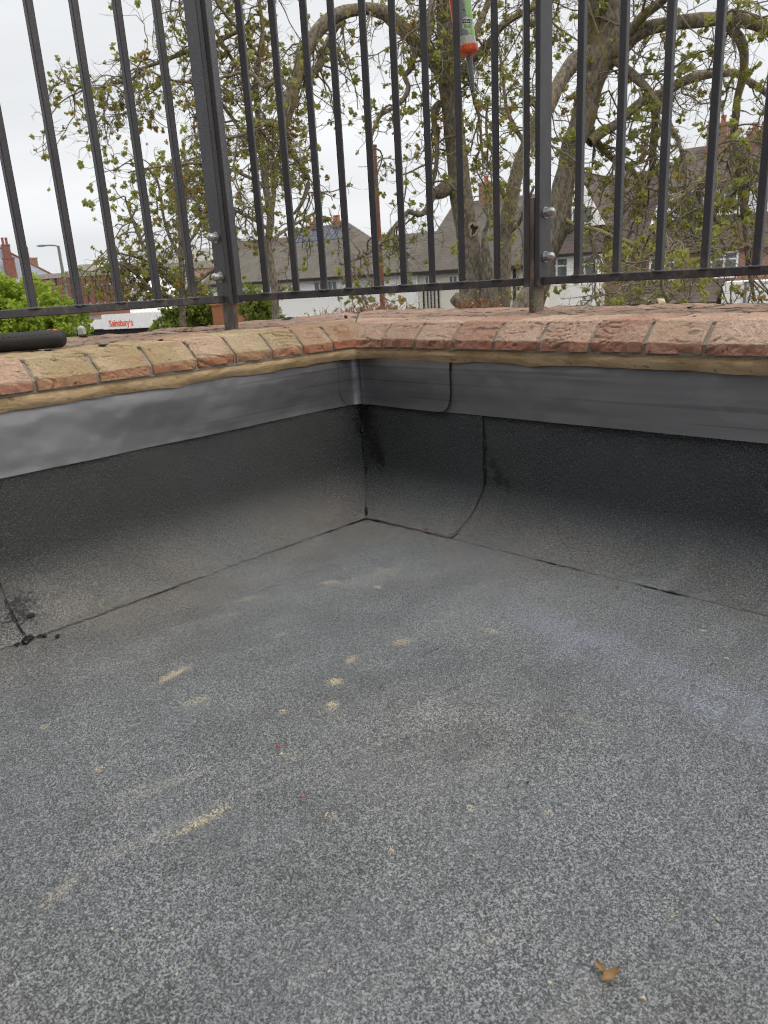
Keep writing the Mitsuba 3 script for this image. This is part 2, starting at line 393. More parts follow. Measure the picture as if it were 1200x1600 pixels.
put(roof, 'deck_sheet', deck_sheet(0.05, 0.30, -0.02, 4.2, -0.0005), 'felt', smooth=True)
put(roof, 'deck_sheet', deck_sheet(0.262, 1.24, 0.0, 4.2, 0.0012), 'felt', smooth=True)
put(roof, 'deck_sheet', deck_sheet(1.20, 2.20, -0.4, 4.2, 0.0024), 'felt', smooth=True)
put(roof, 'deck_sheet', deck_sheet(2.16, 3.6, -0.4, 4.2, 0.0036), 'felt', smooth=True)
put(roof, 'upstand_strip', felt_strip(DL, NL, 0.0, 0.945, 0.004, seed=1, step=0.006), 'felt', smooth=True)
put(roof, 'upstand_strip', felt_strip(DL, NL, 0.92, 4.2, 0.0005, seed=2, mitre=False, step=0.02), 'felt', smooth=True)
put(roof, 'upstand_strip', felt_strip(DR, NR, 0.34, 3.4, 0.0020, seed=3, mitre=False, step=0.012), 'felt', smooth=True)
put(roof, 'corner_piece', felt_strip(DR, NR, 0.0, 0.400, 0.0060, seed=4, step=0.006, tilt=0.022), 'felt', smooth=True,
    label='square felt patch dressed into the corner with a curved lap edge')


def bead(pts, r0, seed, n=60):
    """An irregular bead of bitumen squeezed out along a lap."""
    p = np.asarray(pts, float)
    s = np.concatenate([[0], np.cumsum(np.linalg.norm(np.diff(p, axis=0), axis=1))])
    t = np.linspace(0, s[-1], n)
    q = np.stack([np.interp(t, s, p[:, k]) for k in range(3)], 1)
    f = meshkit.fbm(np.stack([t * 60, 0 * t + seed, 0 * t], -1), 3)
    g = meshkit.fbm(np.stack([t * 9, 0 * t + seed + 4, 0 * t], -1), 3)
    q[:, 0] += (f - 0.5) * 0.004
    q[:, 1] += (meshkit.fbm(np.stack([t * 60 + 50, 0 * t + seed, 0 * t], -1), 3) - 0.5) * 0.004
    r = r0 * np.clip((f - 0.30) * 2.6, 0.08, 1.6) * np.clip((g - 0.38) * 4.5, 0.10, 1.5)
    m = tubes(q[None], r[None], 6)
    return m


def on_strip(d, n, u, o, z):
    q = FELT_C + u * np.asarray(d) + o * np.asarray(n)
    return (q[0], q[1], z)


bl = []
bl.append(bead([on_strip(DL, NL, u, 0.1085 , 0.0005) for u in np.linspace(0.11, 0.96, 40)], 0.0009, 1, 240))
bl.append(bead([on_strip(DR, NR, u, 0.1085 , 0.0005) for u in np.linspace(0.11, 1.6, 40)], 0.0017, 2, 300))
put(roof, 'bitumen_seam', join(bl), 'bitumen', smooth=True, label='thin black bitumen line along the felt laps')
put(roof, 'bitumen_seam', bead([(0.052, 1.683, -0.0008), (0.0, 1.606, -0.0008), (-0.045, 1.556, -0.001), (-0.075, 1.518, -0.002)], 0.0016, 17, 90), 'bitumen', smooth=True)
put(roof, 'bitumen_seam', bead([(0.152, 1.142, 0.0002), (0.098, 1.106, 0.0002), (0.046, 1.066, -0.0016)], 0.0006, 19, 60), 'bitumen', smooth=True)
p_, n_ = profile()
edge_pts = [on_strip(DR, NR, 0.4025 - 0.022 * smooth01((0.11 - z) / 0.11), o + 0.003, z + 0.002) for (o, z) in p_[10:]]
put(roof, 'bitumen_seam', bead(edge_pts, 0.0032, 7, 160), 'bitumen', smooth=True)
cp = [on_strip(DL, NL, o + 0.004, o + 0.005, z + 0.002) for (o, z) in p_[10:]]
put(roof, 'bitumen_seam', bead(cp, 0.0085, 11, 220), 'bitumen', smooth=True)
cp = [on_strip(DL, NL, 0.948, o + 0.003, z + 0.001) for (o, z) in p_[20:]]
put(roof, 'bitumen_seam', bead(cp, 0.0040, 13, 120), 'bitumen', smooth=True)


def blobs(center, spread, n, r, seed, flat=0.5):
    g = np.random.default_rng(seed)
    out = []
    for i in range(n):
        m = trimesh.creation.icosphere(2, radius=r * g.uniform(0.4, 1.2))
        v = m.vertices
        v *= 1 + 0.5 * (meshkit.noise(v * 2.2 / r + i * 7)[:, None] - 0.5)
        m.vertices = v * np.array([g.uniform(0.7, 1.4), g.uniform(0.7, 1.4), flat])
        m.apply_translation(np.asarray(center) + g.normal(0, 1, 3) * np.asarray(spread))
        out.append(m)
    return join(out)


put(roof, 'bitumen_blob', blobs(on_strip(DL, NL, 0.945, 0.108, 0.002), (0.014, 0.014, 0.001), 9, 0.006, 3), 'bitumen', smooth=True)

# ------------------------------------------------------------------ parapet
wall = thing('parapet_wall', 'low brick parapet turning a corner with chamfered coping bricks and lead flashing', 'parapet wall')
Z_TOP, Z_LIP, Z_BOT = 0.473, 0.4365, 0.4165
CH = 0.042
WALL_T = 0.60
rngb = np.random.default_rng(5)


def wall_pts(d, n, u, o):
    """o = distance behind the lip line (away from the deck)."""
    return LIP_C + np.asarray(u)[..., None] * d - np.asarray(o)[..., None] * n


def corner_pull(u):
    """The inner corner of the coping is softened: how far the lip is pulled towards the deck near it."""
    return 0.016 * np.clip(1 - u / 0.07, 0, 1) ** 2


def coping_brick(d, n, u0, u1, seed, depth=0.215, mitre=False):
    tpf = [(0.0, Z_BOT + 0.001)] + [(0.0, z) for z in np.linspace(Z_BOT + 0.003, Z_LIP - 0.002, 5)]
    for t in np.linspace(0, 1, 30):
        tpf.append((CH * t, Z_LIP + (Z_TOP - Z_LIP) * t))
    for t in (0.006, 0.014, 0.025, 0.04, 0.06, 0.085, 0.115, 0.15, depth - CH):
        tpf.append((CH + t, Z_TOP))
    p = np.array(tpf)
    # round the two arrises a little
    q = p.copy()
    q[1:-1] = 0.10 * p[:-2] + 0.80 * p[1:-1] + 0.10 * p[2:]
    p = q
    t = np.gradient(p, axis=0)
    nn = np.stack([-t[:, 1], t[:, 0]], 1)
    nn /= np.linalg.norm(nn, axis=1, keepdims=True)          # points out of the brick (towards the deck / up)
    K = 46
    w = np.concatenate([[0, 0.012, 0.04], np.linspace(0.09, 0.91, K - 6), [0.96, 0.988, 1]])
    o = p[None, :, 0]
    s = -o if mitre else 0 * o
    a, b = u0 + s, u1 + 0 * o
    u = a + (b - a) * w[:, None]
    e = np.minimum(w, 1 - w)[:, None] * (u1 - u0)
    rnd = -0.0030 * np.clip(1 - e / 0.0035, 0, 1) ** 2
    zz = p[None, :, 1] + 0 * u
    P = np.stack([u * 1.0, o + 0 * u, zz], -1)
    sd = seed * 3.7
    f1 = meshkit.fbm(np.stack([P[..., 0] * 26 + sd, P[..., 1] * 40, P[..., 2] * 40], -1), 4) - 0.5
    # clay folds: ridged noise warped and stretched along the brick
    wx = meshkit.fbm(np.stack([P[..., 0] * 18 + sd, P[..., 1] * 25 + 3, P[..., 2] * 25], -1), 2) * 2.2
    rd = 1 - np.abs(2 * meshkit.noise(np.stack([P[..., 0] * 20 + wx + sd, (P[..., 1] + P[..., 2]) * 95 + wx * 1.7, 0 * u + seed], -1)) - 1)
    fold = np.clip(rd - 0.86, 0, 1) / 0.14 * np.clip(meshkit.noise(np.stack([P[..., 0] * 22 + sd, P[..., 1] * 30, 0 * u + 8], -1)) * 2.4 - 0.75, 0, 1)
    f3 = meshkit.fbm(np.stack([P[..., 0] * 160 + sd, P[..., 1] * 160, P[..., 2] * 160], -1), 2) - 0.5
    chip = np.clip(meshkit.noise(np.stack([P[..., 0] * 60 + sd, 0 * u, 0 * u + 1], -1)) - 0.55, 0, 1) * 0.012
    h = f1 * 0.0045 - fold * 0.0044 + f3 * 0.0030 + rnd
    low = np.clip((Z_BOT + 0.012 - zz) / 0.012, 0, 1)
    h = h - chip * low
    off = o - nn[None, :, 0] * -1 * 0 + 0
    oo = o - h * (-nn[None, :, 0]) * -1
    oo = o + nn[None, :, 0] * h
    z = zz + nn[None, :, 1] * h
    oo = oo - corner_pull(u) * np.clip(1 - o / 0.06, 0, 1)
    dz = rngb.normal(0, 0.0012)
    xy = wall_pts(d, n, u, oo)
    V = np.concatenate([xy, (z + dz)[..., None]], -1)
    m = grid_mesh(V)
    # ends and underside
    ends = []
    for row in (0, -1):
        base = V[row].copy(); base[:, 2] = Z_BOT
        ends.append(grid_mesh(np.stack([V[row], base], 0)))
    und = V[:, :1].copy(); und2 = V[:, -1:].copy(); und2[..., 2] = Z_BOT
    return join([m, *ends, grid_mesh(np.concatenate([und, und2], 1))])


JL = [0.0, 0.075, 0.170, 0.262, 0.362, 0.458, 0.562, 0.673, 0.792, 0.905, 1.018, 1.13, 1.243, 1.355, 1.468, 1.58]
JR = [0.0, 0.088, 0.195, 0.305, 0.418, 0.529, 0.644, 0.752, 0.861, 0.972, 1.085, 1.20, 1.31, 1.42, 1.535, 1.65]
KL = ['orange', 'orange', 'buff', 'buff', 'orange', 'buff', 'buff', 'buff', 'pink', 'pink', 'pink', 'orange', 'pink', 'buff', 'pink']
KR = ['sand', 'sand', 'sand', 'pink', 'sand', 'sand', 'pink', 'sand', 'sand', 'pink', 'sand', 'pink', 'sand', 'pink', 'sand']
for (J, K, d, n, sd) in ((JL, KL, DL, NL, 1), (JR, KR, DR, NR, 40)):
    for i in range(len(J) - 1):
        j0 = 0.0036 if i else 0.002
        put(wall, 'coping_brick', coping_brick(d, n, J[i] + j0, J[i + 1] - 0.0036, sd + i, mitre=(i == 0)), 'brick_' + K[i], smooth=True)


def flat_brick(d, n, u0, u1, o0, o1, seed, mit=False, zt=Z_TOP):
    k, l = 13, 11
    U, O = np.meshgrid(np.linspace(0, 1, k), np.linspace(o0, o1, l), indexing='ij')
    s = -O if mit else 0 * O
    u = (u0 + s) + (u1 - u0 - s) * U
    z = zt + (meshkit.fbm(np.stack([u * 25 + seed, O * 25, 0 * u], -1), 3) - 0.5) * 0.009 + seed_h(seed)
    e = np.zeros_like(z); e[[0, -1]] = 1; e[:, [0, -1]] = 1
    z = z - e * 0.005
    V = np.concatenate([wall_pts(d, n, u, O), z[..., None]], -1)
    m = grid_mesh(V)
    sk = []
    for row in (V[0], V[-1], V[:, 0], V[:, -1]):
        b = row.copy(); b[:, 2] -= 0.03
        sk.append(grid_mesh(np.stack([row, b], 0)))
    return join([m, *sk])


def seed_h(s):
    return (math.sin(s * 12.9898) * 43758.5453 % 1 - 0.5) * 0.006


for (d, n, sd) in ((DL, NL, 200), (DR, NR, 260)):
    for (o0, o1, pitch, L) in ((0.225, 0.375, 0.225, 1.7), (0.385, WALL_T, 0.1125, 1.7)):
        u, i = 0.0, 0
        while u < L:
            w = pitch + rngb.uniform(-0.006, 0.006)
            put(wall, 'top_brick', flat_brick(d, n, u + 0.005, u + w - 0.005, o0, o1, sd + i + int(o0 * 1000), mit=(i == 0)), 'brick_top', smooth=True)
            u += w; i += 1


def mortar_mesh(d, n):
    """Mortar between the bricks: the coping's profile, recessed 4 mm."""
    r = 0.0052
    p = np.array([(r, Z_BOT - 0.004), (r, Z_LIP - 0.003), (CH + 0.002, Z_TOP - r), (0.10, Z_TOP - r), (0.22, Z_TOP - r), (0.38, Z_TOP - r), (WALL_T - 0.004, Z_TOP - r), (WALL_T - 0.004, -0.3)])
    # subdivide the profile
    q = [p[0]]
    for a, b in zip(p[:-1], p[1:]):
        k = max(1, int(np.linalg.norm(b - a) / 0.012))
        k = min(k, 12)
        q += [a + (b - a) * t for t in np.linspace(0, 1, k + 1)[1:]]
    p = np.array(q)
    U = np.concatenate([np.linspace(0, 1.7, 340), np.linspace(1.72, 4.2, 20)])[:, None]
    o = p[None, :, 0]
    u = np.where(U < 0.001, -o, U + 0 * o)
    u = np.where(U < 0.001, -o, np.maximum(u, -o))
    h = (meshkit.fbm(np.stack([u * 60, o * 60 + 0 * u, p[None, :, 1] * 60 + 0 * u], -1), 3) - 0.5) * 0.004
    oo = o - h * (p[None, :, 1] < Z_TOP - 0.006) - corner_pull(u) * np.clip(1 - o / 0.06, 0, 1)
    z = p[None, :, 1] + h * (p[None, :, 1] > Z_LIP)
    return grid_mesh(np.concatenate([wall_pts(d, n, u, oo), z[..., None]], -1))


for (d, n) in ((DL, NL), (DR, NR)):
    put(wall, 'mortar_bed', mortar_mesh(d, n), 'mortar', smooth=30)
    # the coping carries on past the frame as one plain run
    M = frame(LIP_C, d)
    sgn = -1 if d is DL else 1
    body = box(1.66 if d is DR else 1.60, 4.2, *sorted((sgn * 0.0, sgn * WALL_T)), Z_BOT, Z_TOP - 0.002)
    put(wall, 'coping_run', placed(body, M), 'brick_top')
    core = box(-0.4, 4.2, *sorted((sgn * 0.055, sgn * (WALL_T - 0.02))), -4.39, Z_BOT + 0.002)
    put(wall, 'wall_body', placed(core, M), 'mortar')


def pointing_mesh(d, n):
    p = []
    for t in np.linspace(0, 1, 9):
        z = 0.4185 - 0.034 * t
        p.append((0.009 + 0.010 * t * t + 0.0015 * math.cos(t * 6), z))
    p = np.array(p)
    U = np.linspace(0, 1.75, 400)[:, None]
    o = p[None, :, 0]
    u = np.where(U < 0.001, -o, np.maximum(U, -o))
    h = (meshkit.fbm(np.stack([u * 14, 0 * u, p[None, :, 1] * 40 + 0 * u], -1), 4) - 0.5) * 0.007 + (meshkit.fbm(np.stack([u * 70, 0 * u, p[None, :, 1] * 110 + 0 * u], -1), 3) - 0.5) * 0.0035
    oo = o + h - corner_pull(u) * 1.2
    lowz = (meshkit.fbm(np.stack([u * 10 + 7, 0 * u, 0 * u], -1), 3) - 0.5) * 0.010
    z = p[None, :, 1] + lowz * np.linspace(0, 1, 9)[None] ** 2
    return grid_mesh(np.concatenate([wall_pts(d, n, u, oo), z[..., None]], -1))


put(wall, 'pointing', pointing_mesh(DL, NL), 'sealant', smooth=True, label='mustard coloured mortar fillet above the left lead')
put(wall, 'pointing', pointing_mesh(DR, NR), 'sealant', smooth=True, label='mustard coloured mortar fillet above the right lead')


def lead_strip(path_uv, w0, w1, zt, zb, out, seed, round_ends=(0, 0), k=260):
    """path_uv(w) -> plan point and outward normal at arc length w."""
    W = np.linspace(w0, w1, k)
    Zn = np.linspace(0, 1, 26)
    w, t = np.meshgrid(W, Zn, indexing='ij')
    ztop = zt + 0.004 * (meshkit.fbm(np.stack([w * 8 + seed, 0 * w, 0 * w], -1), 3) - 0.5)
    zbot = zb + 0.003 * (meshkit.fbm(np.stack([w * 5 + seed + 9, 0 * w, 0 * w], -1), 2) - 0.5)
    zbot = zbot + 0 * w
    for side, r in ((0, round_ends[0]), (1, round_ends[1])):
        if r:
            e = (w - w0) if side == 0 else (w1 - w)
            x = np.clip(1 - e / r, 0, 1)
            zbot = zbot + r * (1 - np.sqrt(np.clip(1 - x * x, 0, 1)))
    z = ztop + (zbot - ztop) * t
    pos, nor = path_uv(w)
    ridge = 0.0045 * np.exp(-((w - 0.010 - 0.004 * t) / np.where(w < 0.010, 0.008, 0.020)) ** 2) if w0 > -0.1 and w0 < 0 else 0.0
    dent = ridge + (meshkit.fbm(np.stack([w * 7 + 3, 0 * w, z * 14], -1), 3) - 0.5) * 0.0048 + (meshkit.fbm(np.stack([w * 30 + 3, 0 * w, z * 30], -1), 2) - 0.5) * 0.0016
    curl = 0.0012 * np.clip((t - 0.86) / 0.14, 0, 1) ** 2 - 0.0055 * np.clip((0.24 - t) / 0.24, 0, 1) ** 1.5 * (0.35 + 0.9 * meshkit.fbm(np.stack([w * 4 + 2, 0 * w, 0 * w], -1), 2))
    if w0 > -0.1 and w0 < 0:
        out = 0.0014 + 0.0046 * np.clip((w + 0.03) / 0.12, 0, 1)
    off = out + dent + curl
    xy = pos + nor * off[..., None]
    V = np.concatenate([xy, z[..., None]], -1)
    # thickness: back sheet
    B = np.concatenate([pos + nor * (off - 0.0022)[..., None], z[..., None]], -1)
    parts = [grid_mesh(V)]
    for a, b in ((V[0], B[0]), (V[-1], B[-1]), (V[:, -1], B[:, -1]), (V[:, 0], B[:, 0])):
        parts.append(grid_mesh(np.stack([a, b], 0)))
    return join(parts)


RAD = 0.030


def lead_path(w):
    """Arc length 0 at the corner's middle, negative along the left wall, positive along the right; rounded by RAD."""
    w = np.asarray(w, float)
    half = RAD * math.pi / 4
    cen = LEAD_C + (NL + NR) * RAD
    a = np.clip(w / RAD, -math.pi / 4, math.pi / 4)
    # at a = -pi/4 the outward (deck) normal is NL, at +pi/4 it is NR
    mid = (NL + NR) / np.linalg.norm(NL + NR)
    side = (NR - NL) / np.linalg.norm(NR - NL)
    nor = np.cos(a)[..., None] * mid + np.sin(a)[..., None] * side
    pos = cen - nor * RAD
    pos = pos + np.clip(w - half, 0, None)[..., None] * DR + np.clip(-w - half, 0, None)[..., None] * DL
    return pos, nor


put(wall, 'lead_flashing', lead_strip(lead_path, -1.9, -0.02, 0.387, 0.270, 0.0, 3, k=420), 'lead', smooth=35, label='bright lead flashing along the left side')
put(wall, 'lead_flashing', lead_strip(lead_path, 0.20, 1.9, 0.387, 0.268, 0.0, 8, k=420), 'lead', smooth=35, label='darker lead flashing along the right side')
put(wall, 'lead_flashing', lead_strip(lead_path, -0.062, 0.300, 0.3878, 0.2685, 0.0042, 21, round_ends=(0.04, 0.034), k=200), 'lead', smooth=35, label='lead corner piece with rounded lower ends')

# ------------------------------------------------------------------ railings
GL, GR = np.array([-0.362, 1.981]), np.array([0.400, 1.883])      # feet of the two posts
Z_RAIL, Z_RTOP = 0.5475, 1.52


def weld(M, x):
    m = trimesh.creation.icosphere(2, radius=1.0)
    m.vertices *= np.array([0.017, 0.012, 0.0045])
    m.vertices *= 1 + 0.35 * (meshkit.noise(m.vertices * 260 + x * 91)[:, None] - 0.5)
    m.apply_translation((x, 0, Z_RAIL + 0.0075))
    return placed(m, M)


def railing(name, label, A, B, bars, stile_a, stile_b):
    """Panel from plan point A to B; bars = distances from A."""
    t = thing(name, label, 'railing')
    u = (B - A) / np.linalg.norm(B - A)
    L = np.linalg.norm(B - A)
    M = frame(A, u)
    for nm, z in (('bottom_rail', Z_RAIL), ('top_rail', Z_RTOP)):
        b = bevel_bar(0.018, 0.015, L, 0.0018)
        b.apply_transform(trimesh.transformations.rotation_matrix(math.pi / 2, (0, 1, 0)))
        b.apply_translation((0, 0, z))
        put(t, nm, placed(b, M), 'painted_steel', smooth=20)
    for x, on in ((0.0, stile_a), (L, stile_b)):
        if on:
            s = bevel_bar(0.013, 0.050, Z_RTOP - Z_RAIL + 0.030, 0.0015)
            s.apply_translation((x, 0.006, Z_RAIL - 0.012))
            put(t, 'stile', placed(s, M), 'painted_steel', smooth=20)
    for i, x in enumerate(bars):
        b = bevel_bar(0.0155, 0.0155, Z_RTOP - Z_RAIL - 0.012, 0.0016)
        b.apply_transform(trimesh.transformations.rotation_matrix(math.radians(rng.normal(0, 1.2)), (0, 0, 1)))
        sh = rng.normal(0, 0.0006)
        b.apply_translation((x, sh, Z_RAIL + 0.006))
        k = put(t, 'baluster', placed(b, M), 'painted_steel', smooth=20)
        put(t, 'weld', weld(M, x), 'painted_steel', smooth=True)
    return t


dm = (GR - GL) / np.linalg.norm(GR - GL)
Lm = np.linalg.norm(GR - GL)
barsM = [float((np.array(p) - GL) @ dm) for p in ((-.262, 1.968), (-.186, 1.958), (-.115, 1.949), (-.053, 1.941), (.017, 1.932), (.083, 1.924), (.152, 1.915), (.224, 1.906), (.307, 1.895))]
barsL = [float((np.array(p) - GL) @ DL) for p in ((-.434, 1.909), (-.502, 1.842), (-.570, 1.773), (-.637, 1.706), (-.707, 1.636))]
barsL += [barsL[-1] + 0.099 * k for k in range(1, 14)]
barsR = [float((np.array(p) - GR) @ DR) for p in ((.479, 1.804), (.547, 1.737), (.616, 1.667), (.684, 1.599), (.756, 1.528))]
barsR += [barsR[-1] + 0.099 * k for k in range(1, 9)]
a = 0.018
railing('metal_railing', 'dark grey railing panel on the left between its bolted post and the frame edge', GL + DL * 0.013, GL + DL * 1.93, [b - 0.013 for b in barsL], True, True)
railing('metal_railing', 'dark grey middle railing panel across the corner with nine close bars', GL + dm * 0.024, GR - dm * 0.024, [b - 0.024 for b in barsM], True, True)
railing('metal_railing', 'dark grey railing panel on the right above the pink coping bricks', GR + DR * 0.013, GR + DR * 1.36, [b - 0.013 for b in barsR], True, True)


def bolt(P, axis):
    """Washer, hex nut and dome in a lathe along local z, then turned to the plan direction axis."""
    z = np.array([axis[0], axis[1], 0.0])
    x = np.array([-axis[1], axis[0], 0.0])
    R = np.eye(4); R[:3, 0], R[:3, 1], R[:3, 2], R[:3, 3] = x, (0, 0, 1), z, P
    if np.linalg.det(R[:3, :3]) < 0: R[:3, 0] *= -1
    wsh = trimesh.creation.cylinder(0.0128, 0.0022, sections=32); wsh.apply_translation((0, 0, 0.0011))
    nut = trimesh.creation.cylinder(0.0112, 0.009, sections=6); nut.apply_translation((0, 0, 0.0067))
    prof = [(0.0100, 0.0112)] + [(0.0096 * math.cos(t), 0.016 + 0.0100 * math.sin(t)) for t in np.linspace(0, math.pi / 2, 9)]
    dome = trimesh.creation.revolve(np.array(prof), sections=28)
    return placed(wsh, R), placed(nut, R), placed(dome, R)


for G, d, zt, lab, zs in ((GL, DL, 0.729, 'short steel post holding the left and middle railing panels with two dome nut bolts', (0.694, 0.601)),
                          (GR, DR, 0.732, 'short steel post with a green sprig at its foot and two dome nut bolts', (0.700, 0.602))):
    t = thing('railing_post', lab, 'railing post', group='short posts bolted to the railing panels')
    st = bevel_bar(0.012, 0.048, zt - 0.30, 0.0015)
    st.apply_translation((0, 0, 0.30))
    sgn = 1 if d is DL else -1
    put(t, 'upright', placed(st, frame(G, d)), 'worn_steel', smooth=20)
    for z in zs:
        b = numbered(t + '__bolt')
        P = np.array([G[0] + d[0] * 0.0197, G[1] + d[1] * 0.0197, z])
        w, nt, dmm = bolt(P, d)
        off = np.array([-d[1], d[0], 0]) * (0.006 if d is DL else 0.006)
        for m in (w, nt, dmm): m.apply_translation(off)
        scene[b] = mikit.ply(join([w, nt]), 'zinc')
        put(b, 'dome', dmm, 'zinc', smooth=40)

# ------------------------------------------------------------------ unseen wall added behind the camera to block light from the upstands
mat('blocker_brick', lambda p, n, uv: mix(mi.Color3f(0.15, 0.115, 0.095), mi.Color3f(0.11, 0.085, 0.075), fbm(p.x * 9, p.y * 9, p.z * 14)), 0.9)
mat('dark_glass', (0.02, 0.025, 0.03), 0.08, specular=0.6)
mat('white_paint', (0.74, 0.74, 0.72), 0.5)
hs = thing('light_blocker_wall', 'unseen brown brick wall added behind the flat roof to block light', 'house')
MH = frame(FELT_C + DL * 2.75, DR)
put(hs, 'wall', placed(box(-1.2, 7.0, -0.30, 0.0, -4.39, 3.6), MH), 'blocker_brick')
wn = put(hs, 'window', placed(join([box(2.0, 3.2, -0.02, 0.012, z, z + 0.06) for z in (0.9, 2.0)] + [box(x, x + 0.06, -0.02, 0.012, 0.96, 2.0) for x in (2.0, 2.57, 3.14)]), MH), 'white_paint')
scene[numbered(wn + '__pane')] = mikit.ply(placed(box(2.05, 3.15, -0.01, 0.005, 0.95, 2.01), MH), 'dark_glass')
# ------------------------------------------------------------------ ground below
mat('asphalt', lambda p, n, uv: mi.Color3f(0.075, 0.074, 0.072) * (0.7 + 0.6 * fbm(p.x * 0.6, p.y * 0.6, octaves=4)), 0.9)
gz = -4.4
put(None, 'ground', trimesh.Trimesh([(-900, -200, gz), (900, -200, gz), (900, 1500, gz), (-900, 1500, gz)], [(0, 1, 2), (0, 2, 3)], process=False), 'asphalt')
labels['ground'] = {'label': 'grey asphalt ground of the street far below the parapet', 'category': 'ground', 'kind': 'structure'}

# ------------------------------------------------------------------ trees
def bark_color(p, n, uv):
    a = fbm(p.x * 5, p.y * 5, p.z * 1.6, octaves=4)
    b = fbm(p.x * 26, p.y * 26, p.z * 9, octaves=4)
    c = mix(mi.Color3f(0.225, 0.190, 0.145), mi.Color3f(0.105, 0.088, 0.066), smoothstep(0.35, 0.7, b))
    c = mix(c, mi.Color3f(0.205, 0.165, 0.055), smoothstep(0.46, 0.66, a) * 0.70 * smoothstep(1.2, 3.8, p.z))
    return c * (0.75 + 0.5 * noise(p.x * 60, p.y * 60, p.z * 25))


mat('bark', bark_color, 0.95, bump=lambda p, n, uv: fbm(p.x * 16, p.y * 16, p.z * 6, octaves=4), bump_scale=0.05, eps=0.01)
mat('twig_bark', lambda p, n, uv: mix(mi.Color3f(0.12, 0.10, 0.075), mi.Color3f(0.22, 0.19, 0.125), noise(p.x * 1.7, p.y * 1.7, p.z * 1.7)), 0.9)
mat('lichen_bark', lambda p, n, uv: mix(mi.Color3f(0.30, 0.275, 0.10), mi.Color3f(0.20, 0.17, 0.10), fbm(p.x * 9, p.y * 9, p.z * 9)), 0.95)


def leaf_mat(name, a, b, rust):
    scene[name] = {'type': 'principledthin', 'base_color': mikit.proc(
        lambda p, n, uv: mix(mix(mi.Color3f(*a), mi.Color3f(*b), noise(p.x * 2.3, p.y * 2.3, p.z * 2.3)), mi.Color3f(0.38, 0.23, 0.085), smoothstep(0.66, 0.80, noise(p.x * 1.1 + 40, p.y * 1.1, p.z * 1.1)) * rust)),
        'roughness': 0.6, 'diff_trans': 0.9}


leaf_mat('bud_leaf', (0.275, 0.300, 0.065), (0.400, 0.385, 0.135), 0.7)
leaf_mat('fresh_leaf', (0.30, 0.42, 0.06), (0.44, 0.53, 0.10), 0.0)
leaf_mat('shrub_leaf', (0.17, 0.235, 0.050), (0.28, 0.32, 0.08), 0.3)

